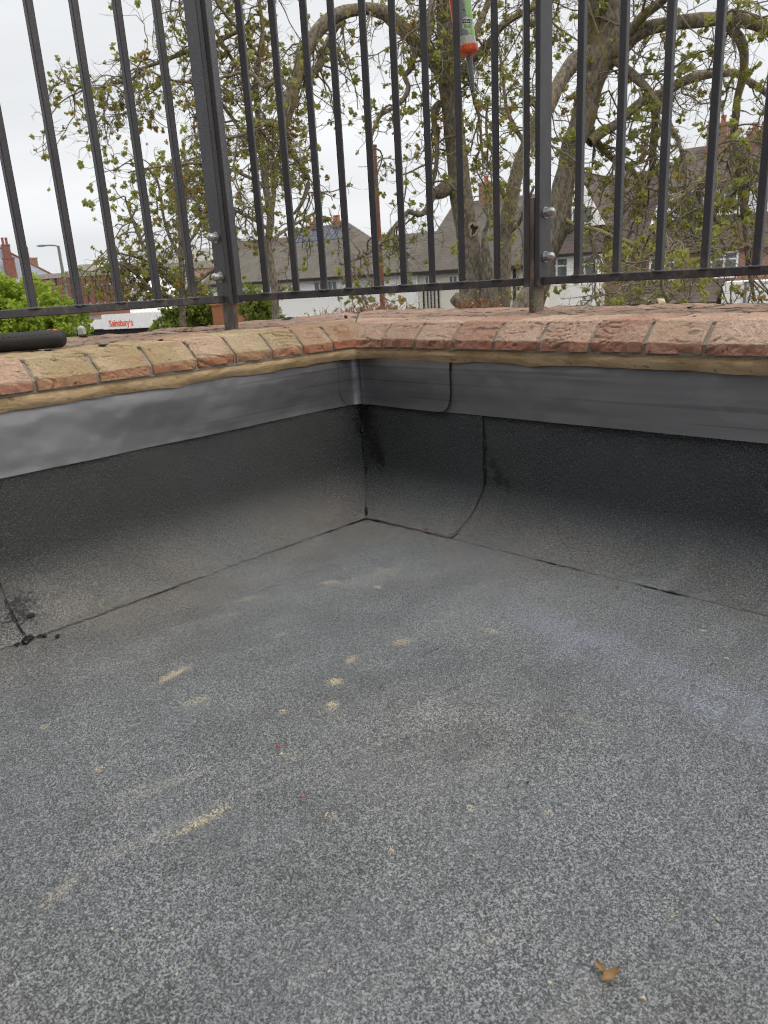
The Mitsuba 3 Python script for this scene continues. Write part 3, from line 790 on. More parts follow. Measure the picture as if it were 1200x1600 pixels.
LIMBS = {
 'T1': {
  'trunk':[(2.48,18.84,-3.68,0.565),(2.49,18.84,-0.79,0.458),(2.46,18.84,-0.03,0.362),(2.42,18.84,0.42,0.299),(2.40,18.85,1.01,0.276),(2.34,18.85,1.59,0.252),(2.28,18.86,2.01,0.269),(2.23,18.87,2.43,0.261),(2.19,18.87,2.99,0.246),(2.11,18.88,3.80,0.240),(2.07,18.89,4.45,0.233),(2.00,18.89,5.10,0.235),(2.01,18.89,5.72,0.220),(2.01,18.89,6.33,0.214),(2.02,18.89,8.09,0.186),(2.18,18.87,10.25,0.133)],
  'stem':[(2.68,18.51,-1.39,0.203),(2.75,18.50,-0.18,0.186),(2.79,18.49,0.55,0.155),(2.75,18.50,0.98,0.109),(2.70,18.50,1.41,0.062),(2.81,18.49,1.75,0.039),(2.69,18.50,2.03,0.023)],
  'burl':[(2.36,18.55,-0.13,0.202),(2.16,18.57,-0.03,0.186),(2.01,18.59,0.06,0.155),(1.95,18.60,0.11,0.109)],
  'arch':[(2.04,18.89,4.87,0.226),(1.73,18.85,5.16,0.194),(1.41,18.82,5.43,0.178),(1.18,18.78,5.67,0.162),(0.92,18.74,5.89,0.162),(0.64,18.70,6.10,0.146),(0.23,18.65,6.18,0.121),(-0.12,18.61,6.15,0.129),(-0.37,18.57,6.07,0.136),(-0.73,18.50,5.85,0.144),(-0.99,18.44,5.56,0.143),(-1.18,18.38,5.22,0.126),(-1.36,18.32,4.80,0.141),(-1.53,18.26,4.39,0.155),(-1.63,18.22,4.04,0.108),(-1.70,18.18,3.68,0.061),(-1.57,18.17,3.42,0.061),(-1.42,18.16,3.09,0.053),(-1.24,18.16,2.81,0.046),(-1.29,18.14,2.62,0.053),(-1.46,18.12,2.29,0.045),(-1.64,18.09,2.10,0.030)],
  'low':[(2.18,18.88,2.58,0.206),(1.93,18.78,2.55,0.189),(1.74,18.69,2.44,0.156),(1.55,18.61,2.36,0.101),(1.39,18.45,2.06,0.077),(1.21,18.37,1.96,0.061),(0.98,18.28,2.02,0.061),(0.75,18.17,1.84,0.053),(0.55,18.07,1.64,0.053),(0.36,17.98,1.44,0.045),(0.14,17.90,1.27,0.045),(-0.24,17.81,1.08,0.037),(-0.68,17.74,0.98,0.029)],
  'd1':[(1.99,18.90,4.26,0.072),(1.79,18.87,4.31,0.072),(1.65,18.83,4.10,0.072),(1.67,18.76,3.80,0.063),(1.69,18.68,3.39,0.055),(1.63,18.62,2.85,0.047),(1.53,18.61,2.58,0.031)],
  'd2':[(1.32,18.82,5.51,0.081),(1.22,18.63,5.13,0.064),(1.13,18.52,4.93,0.063),(1.01,18.44,4.79,0.055),(1.08,18.33,4.57,0.055),(0.95,18.20,4.30,0.054),(0.68,18.08,4.11,0.046),(0.44,17.99,3.98,0.046),(0.28,17.90,3.72,0.038),(0.17,17.83,3.40,0.037),(0.20,17.78,3.07,0.030)],
  'd3':[(1.95,18.90,7.40,0.092),(1.74,18.32,6.63,0.072),(1.62,17.93,6.05,0.070),(1.54,17.67,5.52,0.061),(1.48,17.57,5.17,0.038)],
  'r1':[(2.12,18.88,4.77,0.105),(2.32,18.82,4.93,0.105),(2.50,18.76,5.09,0.097),(2.94,18.61,5.42,0.089),(3.11,18.54,5.63,0.073),(3.47,18.43,5.82,0.065),(3.89,18.31,5.94,0.056),(4.40,18.16,6.10,0.040)],
  'r2':[(2.24,18.83,5.13,0.081),(2.47,19.04,5.39,0.082),(2.67,19.30,5.76,0.075),(3.10,19.74,6.54,0.069),(3.51,19.97,7.35,0.053)],
  'l1':[(-1.46,18.27,4.57,0.062),(-1.73,18.54,4.88,0.055),(-2.07,18.75,4.83,0.048),(-2.35,18.93,5.12,0.049),(-2.52,18.99,5.20,0.041),(-2.95,19.05,5.11,0.033)],
  'l2':[(-1.16,18.33,4.85,0.086),(-0.98,18.53,5.01,0.087),(-0.87,18.65,5.12,0.088),(-0.75,18.87,5.42,0.081),(-0.59,19.08,5.78,0.074),(-0.35,19.20,6.10,0.066)],
  'l3':[(-1.62,18.22,4.13,0.062),(-1.91,17.90,3.90,0.053),(-2.21,17.61,3.92,0.045),(-2.48,17.36,3.65,0.037),(-2.85,17.18,3.58,0.029)],
  'n1':[(2.35,18.81,5.06,0.040),(2.50,18.82,4.67,0.040),(2.59,18.84,4.29,0.040),(2.70,18.85,3.89,0.032),(2.74,18.87,3.36,0.028),(2.76,18.87,2.89,0.020)],
 },
 'T2': {
  'trunk':[(2.87,16.76,-2.07,0.571),(3.18,16.70,-0.69,0.424),(3.37,16.66,-0.13,0.324),(3.52,16.63,0.23,0.268),(3.66,16.60,0.78,0.268),(3.78,16.57,1.05,0.268),(3.93,16.54,1.48,0.268),(3.99,16.53,1.85,0.233),(4.05,16.51,2.21,0.227),(4.13,16.49,2.56,0.213),(4.22,16.47,2.97,0.242),(4.36,16.43,3.24,0.243),(4.48,16.40,3.80,0.237),(4.56,16.38,4.12,0.252),(4.69,16.34,4.44,0.289),(4.77,16.32,4.75,0.247),(4.86,16.29,5.17,0.212),(4.96,16.26,5.57,0.191),(5.13,16.21,6.85,0.150),(5.23,16.18,8.43,0.093)],
  'knob':[(4.01,16.52,1.38,0.212),(4.16,16.48,1.37,0.155),(4.23,16.46,1.32,0.085)],
  'f0':[(4.57,16.37,4.56,0.130),(4.51,16.27,4.97,0.123),(4.48,16.16,5.36,0.116),(4.40,15.88,6.47,0.087),(4.27,15.73,7.72,0.059)],
  'arch':[(4.77,16.32,4.48,0.202),(5.05,16.13,4.58,0.187),(5.24,15.98,4.70,0.144),(5.49,15.80,4.76,0.122),(5.72,15.64,4.76,0.114),(6.00,15.43,4.72,0.120),(6.26,15.24,4.68,0.120),(6.50,15.06,4.62,0.112),(6.71,14.90,4.55,0.105),(6.90,14.74,4.44,0.104),(7.11,14.58,4.26,0.097),(7.40,14.32,3.84,0.082),(7.66,14.08,3.24,0.067),(7.82,13.92,2.52,0.053)],
  'f3':[(4.99,16.14,4.61,0.115),(5.12,15.90,4.75,0.093),(5.26,15.60,4.91,0.085),(5.47,15.26,5.03,0.077),(5.71,14.81,5.35,0.062),(6.01,14.46,5.75,0.041)],
  'left':[(4.54,16.38,4.59,0.145),(4.23,16.28,4.42,0.143),(3.93,16.14,4.11,0.141),(3.76,16.03,3.85,0.132),(3.64,15.94,3.58,0.117),(3.48,15.86,3.30,0.082),(3.34,15.81,3.02,0.047),(3.24,15.77,2.68,0.027)],
  'mid':[(4.52,16.39,2.97,0.121),(4.73,16.44,3.11,0.108),(5.12,16.51,3.30,0.094),(5.35,16.57,3.49,0.095),(5.68,16.63,3.71,0.096),(6.05,16.65,3.81,0.097),(6.41,16.67,3.99,0.090),(6.76,16.66,4.09,0.091),(7.04,16.63,4.10,0.076),(7.37,16.58,4.10,0.077),(7.69,16.52,3.92,0.069),(7.99,16.45,3.71,0.062),(8.36,16.33,3.30,0.046)],
  'lich':[(4.39,16.24,4.38,0.079),(4.51,16.36,4.12,0.079),(4.58,16.47,3.88,0.072),(4.59,16.61,3.61,0.065),(4.68,16.76,3.24,0.066),(4.93,16.83,2.90,0.066),(5.21,16.86,2.65,0.059),(5.59,16.84,2.43,0.052),(5.77,16.86,2.03,0.044),(5.78,16.90,1.66,0.030)],
  'drop':[(6.50,15.06,4.62,0.098),(6.60,15.06,4.50,0.091),(6.82,15.06,4.26,0.084),(6.91,15.09,4.06,0.077),(6.96,15.19,3.70,0.077),(6.94,15.29,3.40,0.071),(6.97,15.38,3.06,0.071),(7.01,15.47,2.63,0.064),(7.08,15.50,2.38,0.064),(7.24,15.53,1.92,0.057),(7.35,15.56,1.46,0.064),(7.44,15.59,0.99,0.050),(7.56,15.59,0.38,0.043),(7.73,15.56,-0.25,0.029)],
  'dk':[(5.63,16.64,3.72,0.074),(5.86,16.68,3.65,0.074),(6.00,16.88,3.26,0.068),(6.05,17.05,2.94,0.068),(6.10,17.26,2.44,0.061),(6.01,17.42,2.08,0.046),(5.87,17.56,1.58,0.031)],
  'b4':[(4.81,16.31,4.40,0.087),(4.92,16.20,4.34,0.079),(5.13,15.98,4.11,0.078),(5.36,15.72,3.79,0.070),(5.56,15.44,3.38,0.055),(5.73,15.21,2.95,0.041),(5.86,15.02,2.49,0.034),(5.91,14.91,1.93,0.027)],
  'low1':[(3.90,16.55,1.67,0.049),(4.03,16.40,1.58,0.042),(4.25,16.14,1.41,0.038),(4.58,15.78,1.28,0.037),(4.80,15.53,1.13,0.037),(4.99,15.36,1.04,0.040),(5.13,15.22,0.94,0.040),(5.23,15.14,0.85,0.033),(5.20,15.09,0.68,0.026),(4.96,15.11,0.52,0.023)],
  'low2':[(4.42,15.28,-0.67,0.053),(4.63,14.69,-0.11,0.045),(4.84,14.39,0.12,0.041),(5.00,14.22,0.26,0.031),(5.08,14.13,0.44,0.025)],
  'low3':[(4.84,14.39,0.11,0.031),(4.71,13.42,0.02,0.029),(4.72,13.13,-0.04,0.023)],
  'low4':[(5.17,12.96,-0.56,0.035),(4.68,12.24,0.01,0.033),(4.44,11.90,0.31,0.026),(4.37,11.65,0.59,0.021),(4.39,11.53,0.76,0.015)],
  'low5':[(7.14,15.47,2.37,0.043),(6.65,14.95,1.78,0.041),(6.30,14.55,1.27,0.033),(6.15,14.24,0.77,0.032),(6.04,14.12,0.33,0.025)],
  'low6':[(7.04,15.35,2.85,0.057),(6.46,14.88,2.33,0.047),(6.00,14.55,1.94,0.046),(5.59,14.37,1.67,0.038),(5.28,14.28,1.47,0.032),(5.10,14.20,1.10,0.025)],
 },
 'T3': {
  'trunk':[(-3.32,25.79,-2.61,0.152),(-3.21,25.80,-0.41,0.129),(-3.17,25.81,0.63,0.129),(-3.20,25.80,1.24,0.119),(-3.24,25.80,1.85,0.129),(-3.15,25.81,2.29,0.119),(-3.07,25.82,2.70,0.119),(-3.13,25.81,3.52,0.108),(-3.16,25.81,4.58,0.109),(-3.17,25.81,5.23,0.099),(-3.17,25.81,6.19,0.088),(-2.97,25.83,7.23,0.078),(-2.78,25.85,8.07,0.067),(-2.83,25.85,9.07,0.057),(-2.79,25.85,10.66,0.046)],
  'b1':[(-3.03,25.82,2.89,0.087),(-2.91,25.92,3.46,0.076),(-2.88,25.99,4.03,0.077),(-2.55,26.11,4.77,0.066),(-2.29,26.20,5.51,0.055),(-2.13,26.25,6.23,0.045)],
  'b2':[(-2.88,25.84,8.07,0.067),(-3.57,25.84,7.94,0.067),(-4.37,25.81,7.64,0.067),(-5.15,25.75,7.46,0.062),(-5.94,25.66,7.22,0.056),(-6.48,25.58,7.04,0.051),(-6.83,25.53,6.77,0.045),(-7.30,25.43,6.67,0.039),(-7.85,25.30,6.55,0.034),(-8.29,25.19,6.59,0.030),(-8.70,25.07,6.70,0.026),(-8.90,25.01,6.91,0.018)],
  'b3':[(-3.17,25.81,4.67,0.076),(-3.58,25.76,5.04,0.066),(-4.00,25.70,5.68,0.055),(-4.41,25.64,6.22,0.055),(-5.02,25.53,6.58,0.044),(-5.66,25.40,6.67,0.033),(-6.16,25.28,6.92,0.028)],
  'b4':[(-3.20,25.80,3.65,0.065),(-3.67,25.54,3.92,0.054),(-4.29,25.20,4.15,0.048),(-4.98,24.85,4.27,0.042),(-5.68,24.51,4.20,0.032),(-6.29,24.25,4.13,0.026),(-6.90,24.01,4.00,0.021)],
  'b5':[(-3.13,25.81,6.19,0.066),(-3.49,25.74,6.72,0.055),(-3.89,25.66,7.40,0.056),(-4.27,25.58,8.07,0.045),(-4.75,25.49,8.56,0.045),(-5.31,25.37,9.04,0.034)],
  'b6':[(-2.97,25.83,7.23,0.056),(-3.24,25.35,7.62,0.055),(-3.72,24.74,8.12,0.043),(-4.11,24.36,8.80,0.032)],
  'b7':[(-3.15,25.81,2.31,0.065),(-3.60,26.14,2.65,0.055),(-4.25,26.51,3.01,0.045),(-4.87,26.77,3.46,0.045),(-5.49,26.81,3.69,0.034)],
  'b8':[(-3.21,25.80,1.93,0.065),(-2.72,26.42,2.33,0.055),(-2.20,26.86,2.63,0.045),(-1.66,27.10,2.92,0.034)],
 },
 'T4': {
  'trunk':[(3.82,23.69,-3.16,0.403),(3.94,23.67,-1.18,0.299),(3.99,23.67,0.33,0.259),(4.06,23.65,1.42,0.229),(4.16,23.64,2.13,0.219),(4.25,23.62,2.51,0.210),(4.40,23.59,3.21,0.190),(4.54,23.57,3.66,0.181),(4.70,23.53,4.06,0.161),(5.00,23.47,4.78,0.131),(5.17,23.44,5.57,0.102),(5.08,23.46,6.52,0.082),(4.91,23.49,7.61,0.062),(4.82,23.51,9.10,0.042)],
  'b1':[(4.23,23.62,2.44,0.090),(4.02,23.69,2.84,0.070),(3.85,23.75,3.29,0.060),(3.77,23.80,3.90,0.050),(3.60,23.86,4.60,0.041),(3.71,23.86,5.42,0.031)],
  'b2':[(4.10,23.65,1.69,0.080),(4.42,23.34,1.92,0.059),(4.59,23.05,2.41,0.049),(4.79,22.87,2.88,0.039)],
  'b3':[(4.70,23.53,4.06,0.080),(4.45,23.91,4.56,0.061),(4.25,24.36,5.33,0.052),(4.23,24.74,6.25,0.043),(4.09,24.96,7.14,0.032)],
 },
 'T5': {
  'trunk':[(-7.95,31.00,-4.07,0.188),(-7.65,31.07,-0.99,0.133),(-7.52,31.10,0.24,0.119),(-7.39,31.14,1.45,0.106),(-7.28,31.16,2.63,0.093),(-7.21,31.18,3.33,0.087),(-7.02,31.22,4.24,0.067),(-6.77,31.28,5.14,0.054),(-6.77,31.28,6.02,0.040)],
  'b1':[(-7.55,31.10,0.00,0.080),(-8.05,31.03,0.47,0.080),(-8.56,30.94,0.67,0.080),(-9.15,30.83,1.38,0.067),(-9.59,30.73,1.73,0.053),(-10.12,30.59,1.95,0.040),(-10.59,30.44,1.81,0.027)],
  'b2':[(-7.49,31.11,0.61,0.080),(-8.19,31.32,1.26,0.081),(-8.74,31.56,2.11,0.075),(-9.02,31.69,2.73,0.068),(-9.24,31.80,3.49,0.055),(-9.40,31.85,4.16,0.042)],
  'b3':[(-7.35,31.15,1.93,0.066),(-7.77,31.43,2.67,0.061),(-7.98,31.73,3.53,0.054),(-8.04,31.97,4.38,0.048),(-8.20,32.07,5.21,0.042)],
  'b4':[(-7.32,31.15,2.16,0.066),(-6.72,31.30,2.73,0.060),(-6.28,31.40,3.41,0.053),(-5.95,31.47,4.21,0.040)],
  'b5':[(-7.49,31.11,0.49,0.066),(-6.80,31.13,0.94,0.059),(-6.11,31.17,1.38,0.053),(-5.58,31.23,1.71,0.039)],
  'b6':[(-8.00,31.37,1.49,0.054),(-8.64,31.35,1.77,0.054),(-9.33,31.28,2.04,0.041),(-9.90,31.15,2.19,0.034)],
 },
}


def unit(v):
    return v / (np.linalg.norm(v, axis=-1, keepdims=True) + 1e-9)


def sprout(rg, parents, n, length, r0, segs, wander, up, spread=1.0, tmin=0.15, keep=None, droop=0.0):
    """n branches from points along parent polylines (list of (k,4) arrays), chosen by length."""
    seglen = [np.linalg.norm(np.diff(p[:, :3], axis=0), axis=1).sum() for p in parents]
    pick = rg.choice(len(parents), n, p=np.array(seglen) / sum(seglen))
    base, dirs, rad = [], [], []
    for k in pick:
        p = parents[k]
        t = tmin + (1 - tmin) * rg.random()
        f = t * (len(p) - 1); i = min(int(f), len(p) - 2); f -= i
        q = p[i] * (1 - f) + p[i + 1] * f
        base.append(q[:3]); dirs.append(p[i + 1][:3] - p[i][:3]); rad.append(q[3])
    base, dirs, rad = np.array(base), unit(np.array(dirs)), np.array(rad)
    d = unit(dirs * 0.55 + rg.normal(0, spread, (n, 3)) * np.array([1, 1, 0.8]) + np.array([0, 0, up]))
    L = length * rg.uniform(0.55, 1.35, n)
    step = L / (segs - 1)
    P = [base]
    cur = d
    bend = rg.normal(0, 1, (n, 3)) * wander * 0.6
    for s in range(segs - 1):
        cur = unit(cur + bend / segs * 2 + rg.normal(0, wander * 0.55, (n, 3)) + np.array([0, 0, (0.20 if s > segs * 0.45 else -droop) * 0.6]))
        P.append(P[-1] + cur * step[:, None])
    P = np.stack(P, 1)
    R0 = np.minimum(r0 * rg.uniform(0.7, 1.3, n), rad * 0.8)
    R = R0[:, None] * np.linspace(1, 0.45, segs)[None]
    return np.concatenate([P, R[..., None]], -1)


def rosettes(rg, tips, dirs, size, k=7, flat=0.3):
    """Leaf rosettes: k small pointed leaflets fanned about each tip."""
    n = len(tips)
    d = unit(dirs)
    a = unit(np.cross(d, rg.normal(0, 1, (n, 3))))
    b = np.cross(d, a)
    S = size * rg.uniform(0.55, 1.35, n)
    th = (np.arange(k) * 2 * np.pi / k)[None] + rg.uniform(0, 6, (n, 1)) + rg.normal(0, 0.35, (n, k))
    el = rg.normal(0.10, 0.80, (n, k))
    out = np.cos(el)[..., None] * (np.cos(th)[..., None] * a[:, None] + np.sin(th)[..., None] * b[:, None]) + np.sin(el)[..., None] * d[:, None]
    out[..., 2] -= 0.25
    out = unit(out)
    l = S[:, None, None] * rg.uniform(0.7, 1.2, (n, k, 1))
    side = unit(np.cross(out, d[:, None] + rg.normal(0, 0.5, (n, k, 3))))
    base = tips[:, None] + rg.normal(0, 0.12, (n, k, 3)) * S[:, None, None]
    w = l * rg.uniform(0.30, 0.50, (n, k, 1))
    V = np.stack([base, base + out * l * 0.6 + side * w, base + out * l, base + out * l * 0.6 - side * w], 2).reshape(-1, 3)
    i = np.arange(n * k)[:, None] * 4
    F = np.vstack([i + np.array([[0, 1, 2]]), i + np.array([[0, 2, 3]])])
    return trimesh.Trimesh(V, F, process=False)


def tree(name, label, limbs, seed, n1, n2, n3, leaf, leafmat, leaf_size, l1=1.5, l2=0.7, l3=0.34, r1=0.022, r2=0.010, r3=0.0065, skip=('burl', 'knob'), leafprob=0.75, tw=1.0, zmax=9.5, zmin=-9):
    rg = np.random.default_rng(seed)
    t = thing(name, label, 'tree')
    par = []
    for nm, pts in limbs.items():
        s = smooth_path(pts, max(10, len(pts) * 5))
        big = s[:, 3].max() > 0.09
        m = tubes(s[None, :, :3], s[None, :, 3], 14 if big else 8)
        if big:
            v = m.vertices
            f = meshkit.fbm(v * np.array([2.2, 2.2, 1.1]) + seed, 3)[:, None] - 0.5
            c = np.repeat(s[:, :3], 14, axis=0)
            m.vertices = v + unit(v - c) * f * 0.28 * np.repeat(s[:, 3], 14)[:, None] * 1.4
        key = 'trunk' if nm == 'trunk' else 'side_trunk' if nm == 'stem' else 'burl' if nm in skip else 'limb'
        mt = 'lichen_bark' if nm.startswith(('lich', 'low')) and len(limbs) > 8 and name != 'street_tree' and nm != 'low' else 'bark' if s[:, 3].max() > 0.045 else 'twig_bark'
        put(t, key, m, mt, smooth=True)
        if nm not in skip + ('stem',):
            if nm == 'trunk':
                s = s[s[:, 2] > 3.0]
                if len(s) < 4: continue
            s = s[s[:, 2] < zmax]
            if len(s) > 3: par.append(s)
    A = sprout(rg, par, n1, l1, r1, 9, 0.55 * tw, 0.15, droop=0.5)
    B = sprout(rg, list(A) + par, n2, l2, r2, 8, 0.55 * tw, 0.1, droop=0.4)
    C = sprout(rg, list(B) + list(A), n3, l3, r3, 6, 0.45, 0.35)
    A, B, C = (X[X[..., 2].min(1) > zmin] for X in (A, B, C))
    put(t, 'branches', tubes(A[..., :3], A[..., 3], 5), 'twig_bark', smooth=True, kind='stuff')
    tw_ = join([tubes(B[..., :3], B[..., 3], 4), tubes(C[..., :3], C[..., 3], 3)])
    put(t, 'twigs', tw_, 'twig_bark', smooth=True, kind='stuff')
    tips = np.concatenate([C[:, -1, :3], B[:, -1, :3], A[:, -1, :3]])
    dirs = np.concatenate([C[:, -1, :3] - C[:, -2, :3], B[:, -1, :3] - B[:, -2, :3], A[:, -1, :3] - A[:, -2, :3]])
    k = rg.random(len(tips)) < leafprob
    put(t, 'leaves', rosettes(rg, tips[k], dirs[k], leaf_size, leaf), leafmat, kind='stuff')
    return t


tree('chestnut_tree', 'mossy tree with a hollow in its trunk and one limb arching left', LIMBS['T1'], 31, 150, 850, 2600, 15, 'bud_leaf', 0.078, leafprob=0.26)
tree('chestnut_tree', 'leaning mossy tree behind the right post with limbs arching over to the right', LIMBS['T2'], 47, 170, 1050, 3300, 15, 'bud_leaf', 0.080, leafprob=0.23)
tree('slender_tree', 'thin pale tree with yellow green buds just right of the left post', LIMBS['T3'], 53, 140, 760, 2200, 15, 'bud_leaf', 0.105, l1=2.0, l2=0.9, l3=0.45, r1=0.026, r2=0.014, r3=0.008, leafprob=0.30)
tree('slender_tree', 'dull brown tree half hidden behind the right railing post', LIMBS['T4'], 59, 40, 220, 600, 12, 'bud_leaf', 0.11, l1=1.6, leafprob=0.3)
tree('young_tree', 'sparse young tree with olive leaf tufts behind the left railing panel', LIMBS['T5'], 67, 70, 380, 1000, 15, 'bud_leaf', 0.13, l1=2.2, l2=1.1, l3=0.55, r1=0.030, r2=0.017, r3=0.010, leafprob=0.45, zmin=0.1)


def bush(name, label, cat, blobs_, n, seed, size, lm, k=6):
    """Leaf clusters spread through the volume of a few overlapping lobes, with stems."""
    rg = np.random.default_rng(seed)
    t = thing(name, label, cat)
    w = np.array([b[3] * b[4] * b[5] for b in blobs_])
    pick = rg.choice(len(blobs_), n, p=w / w.sum())
    Bq = np.array(blobs_)[pick]
    d = unit(rg.normal(0, 1, (n, 3)))
    r = rg.random((n, 1)) ** 0.42
    P = Bq[:, :3] + d * r * Bq[:, 3:6]
    keep = meshkit.fbm(P * 1.6 / Bq[:, 3:4] + seed, 3) > 0.42
    P, d = P[keep], d[keep]
    put(t, 'foliage', rosettes(rg, P, d + np.array([0, 0, 0.8]), size, k), lm, kind='stuff')
    c = np.array(blobs_)[:, :3].mean(0)
    st = []
    for b in blobs_:
        for _ in range(5):
            e = np.array(b[:3]) + rg.normal(0, 0.45, 3) * np.array(b[3:6])
            s = np.array([c[0] + rg.normal(0, .1), c[1] + rg.normal(0, .1), gz])
            m = (s + e) / 2 + rg.normal(0, 0.12, 3)
            st.append(np.array([[*s, .05], [*m, .035], [*e, .012]]))
    S = np.array([smooth_path(x, 8) for x in st])
    put(t, 'stems', tubes(S[..., :3], S[..., 3], 5), 'twig_bark', smooth=True, kind='stuff')
    return t


bush('green_tree', 'round bright green leafy tree low on the left below the railing', 'tree',
     [(-14.5, 29.2, 0.1, 1.9, 1.7, 1.75), (-12.9, 29.6, 0.25, 1.5, 1.4, 1.3), (-11.9, 29.8, -0.35, 1.05, 1.1, 1.0), (-16.6, 28.8, -0.1, 1.6, 1.6, 1.8), (-12.9, 29.4, -1.7, 1.9, 1.5, 1.2), (-15.2, 28.8, -1.9, 2.0, 1.6, 1.4)],
     9500, 5, 0.155, 'fresh_leaf')
bush('shrub', 'loose olive green shrub just left of the left railing post', 'shrub',
     [(-8.6, 36.0, -0.2, 1.15, 0.9, 0.95), (-7.6, 36.2, -0.5, 0.95, 0.9, 0.8), (-9.2, 35.8, -1.2, 1.1, 0.9, 0.9), (-7.9, 36.2, 0.5, 0.6, 0.6, 0.7)], 2600, 8, 0.15, 'shrub_leaf')
bush('shrub', 'yellow green shrub behind the middle railing beside the left post', 'shrub',
     [(-4.6, 30.5, 0.0, 0.7, 0.6, 0.75), (-4.2, 30.7, -0.6, 0.75, 0.6, 0.5)], 750, 9, 0.13, 'shrub_leaf')
# ------------------------------------------------------------------ buildings across the street
def tint(c, k=0.22, f=3.0):
    return lambda p, n, uv: mi.Color3f(*c) * (1 - k / 2 + k * fbm(p.x * f, p.y * f, p.z * f, octaves=4))


mat('render_white', tint((0.86, 0.85, 0.82), 0.12, 0.8), 0.85)
mat('render_cream', tint((0.70, 0.66, 0.56), 0.16, 0.8), 0.85)
mat('roof_tile', lambda p, n, uv: mix(mi.Color3f(0.082, 0.073, 0.061), mi.Color3f(0.118, 0.105, 0.087), fbm(p.x * 1.4, p.y * 1.4, p.z * 2, octaves=3)) * (0.86 + 0.18 * smoothstep(0.1, 0.35, dr.abs(p.z * 5.5 - dr.floor(p.z * 5.5) - 0.5) * 2)) * (0.90 + 0.2 * cell_rand(p.x * 4.2, dr.floor(p.z * 5.5))), 0.9)
mat('roof_brown', lambda p, n, uv: mix(mi.Color3f(0.082, 0.063, 0.054), mi.Color3f(0.120, 0.094, 0.082), fbm(p.x * 1.4, p.y * 1.4, p.z * 2, octaves=3)) * (0.80 + 0.28 * smoothstep(0.1, 0.35, dr.abs(p.z * 5.5 - dr.floor(p.z * 5.5) - 0.5) * 2)) * (0.88 + 0.24 * cell_rand(p.x * 4.2, dr.floor(p.z * 5.5))), 0.9)
mat('slate', tint((0.24, 0.26, 0.30), 0.4, 1.5), 0.7)
mat('far_brick', lambda p, n, uv: mix(mi.Color3f(0.30, 0.175, 0.125), mi.Color3f(0.215, 0.125, 0.095), cell_rand((p.x - p.y * 0.7) * 4.4, 0.0, p.z * 13)) * (0.9 + 0.3 * fbm(p.x, p.y, p.z)), 0.9)
mat('red_brick', tint((0.225, 0.098, 0.074), 0.35, 2.5), 0.9)
mat('orange_brick', tint((0.34, 0.150, 0.080), 0.3, 2.0), 0.9)
mat('concrete', tint((0.36, 0.34, 0.29), 0.25, 1.0), 0.9)
mat('pale_panel', tint((0.52, 0.52, 0.50), 0.2, 0.7), 0.85)
mat('pink_panel', tint((0.46, 0.29, 0.25), 0.2, 0.7), 0.85)
mat('dark_trim', (0.022, 0.020, 0.019), 0.7)
mat('terracotta', tint((0.42, 0.140, 0.075), 0.3, 4.0), 0.85)
mat('solar_glass', (0.025, 0.030, 0.060), 0.25, specular=0.6)
mat('window_glass', (0.10, 0.12, 0.135), 0.10, specular=0.9)
mat('sign_red', (0.70, 0.085, 0.030), 0.6)
mat('white_gloss', (0.80, 0.80, 0.79), 0.5)
mat('rust', tint((0.20, 0.070, 0.042), 0.4, 5.0), 0.8)
mat('lamp_grey', (0.16, 0.165, 0.16), 0.6)


def slab(pts, th=0.10):
    """A roof plane (convex polygon of points) with thickness th."""
    P = np.array(pts, float)
    n = np.cross(P[1] - P[0], P[2] - P[0]); n /= np.linalg.norm(n)
    if n[2] < 0: n = -n
    return trimesh.convex.convex_hull(np.vstack([P, P - n * th]))


def prism(poly_uz, v0, v1):
    from shapely.geometry import Polygon
    m = trimesh.creation.extrude_polygon(Polygon(poly_uz), v1 - v0, engine='earcut')
    v = m.vertices
    m.vertices = np.stack([v[:, 0], v0 + v[:, 2], v[:, 1]], 1)
    m.invert()
    return m


def window(h, M, u0, u1, z0, z1, v=0.0, bars=1, fw=0.07, trans=False):
    k = [box(u0, u1, v - 0.05, v + 0.02, z0, z0 + fw), box(u0, u1, v - 0.05, v + 0.02, z1 - fw, z1)]
    for i in range(bars + 2):
        x = u0 + (u1 - u0 - fw) * i / (bars + 1)
        k.append(box(x, x + fw, v - 0.048, v + 0.018, z0 + fw, z1 - fw))
    if trans:
        k.append(box(u0 + fw, u1 - fw, v - 0.044, v + 0.015, z0 + (z1 - z0) * 0.68, z0 + (z1 - z0) * 0.68 + fw * 0.8))
    w = put(h, 'window', placed(join(k), M), 'white_gloss')
    scene[numbered(w + '__pane')] = mikit.ply(placed(box(u0 + fw / 2, u1 - fw / 2, v - 0.02, v + 0.01, z0 + fw / 2, z1 - fw / 2), M), 'window_glass')


def chimney(h, M, u0, u1, v0, v1, z0, z1, pots, bm='far_brick', pm='terracotta', ph=0.42):
    c = put(h, 'chimney', placed(join([box(u0, u1, v0, v1, z0, z1 - 0.16), box(u0 - 0.05, u1 + 0.05, v0 - 0.05, v1 + 0.05, z1 - 0.16, z1)]), M), bm)
    for x in pots:
        prof = np.array([(0.0, z1 - 0.01), (0.15, z1 - 0.01), (0.125, z1 + ph * 0.7), (0.15, z1 + ph * 0.75), (0.15, z1 + ph), (0.10, z1 + ph), (0.10, z1 + ph - 0.1), (0, z1 + ph - 0.1)])
        m = trimesh.creation.revolve(prof, sections=14)
        m.apply_translation((x, (v0 + v1) / 2, 0))
        scene[numbered(c + '__pot')] = mikit.ply(placed(m, M), pm, smooth=30)


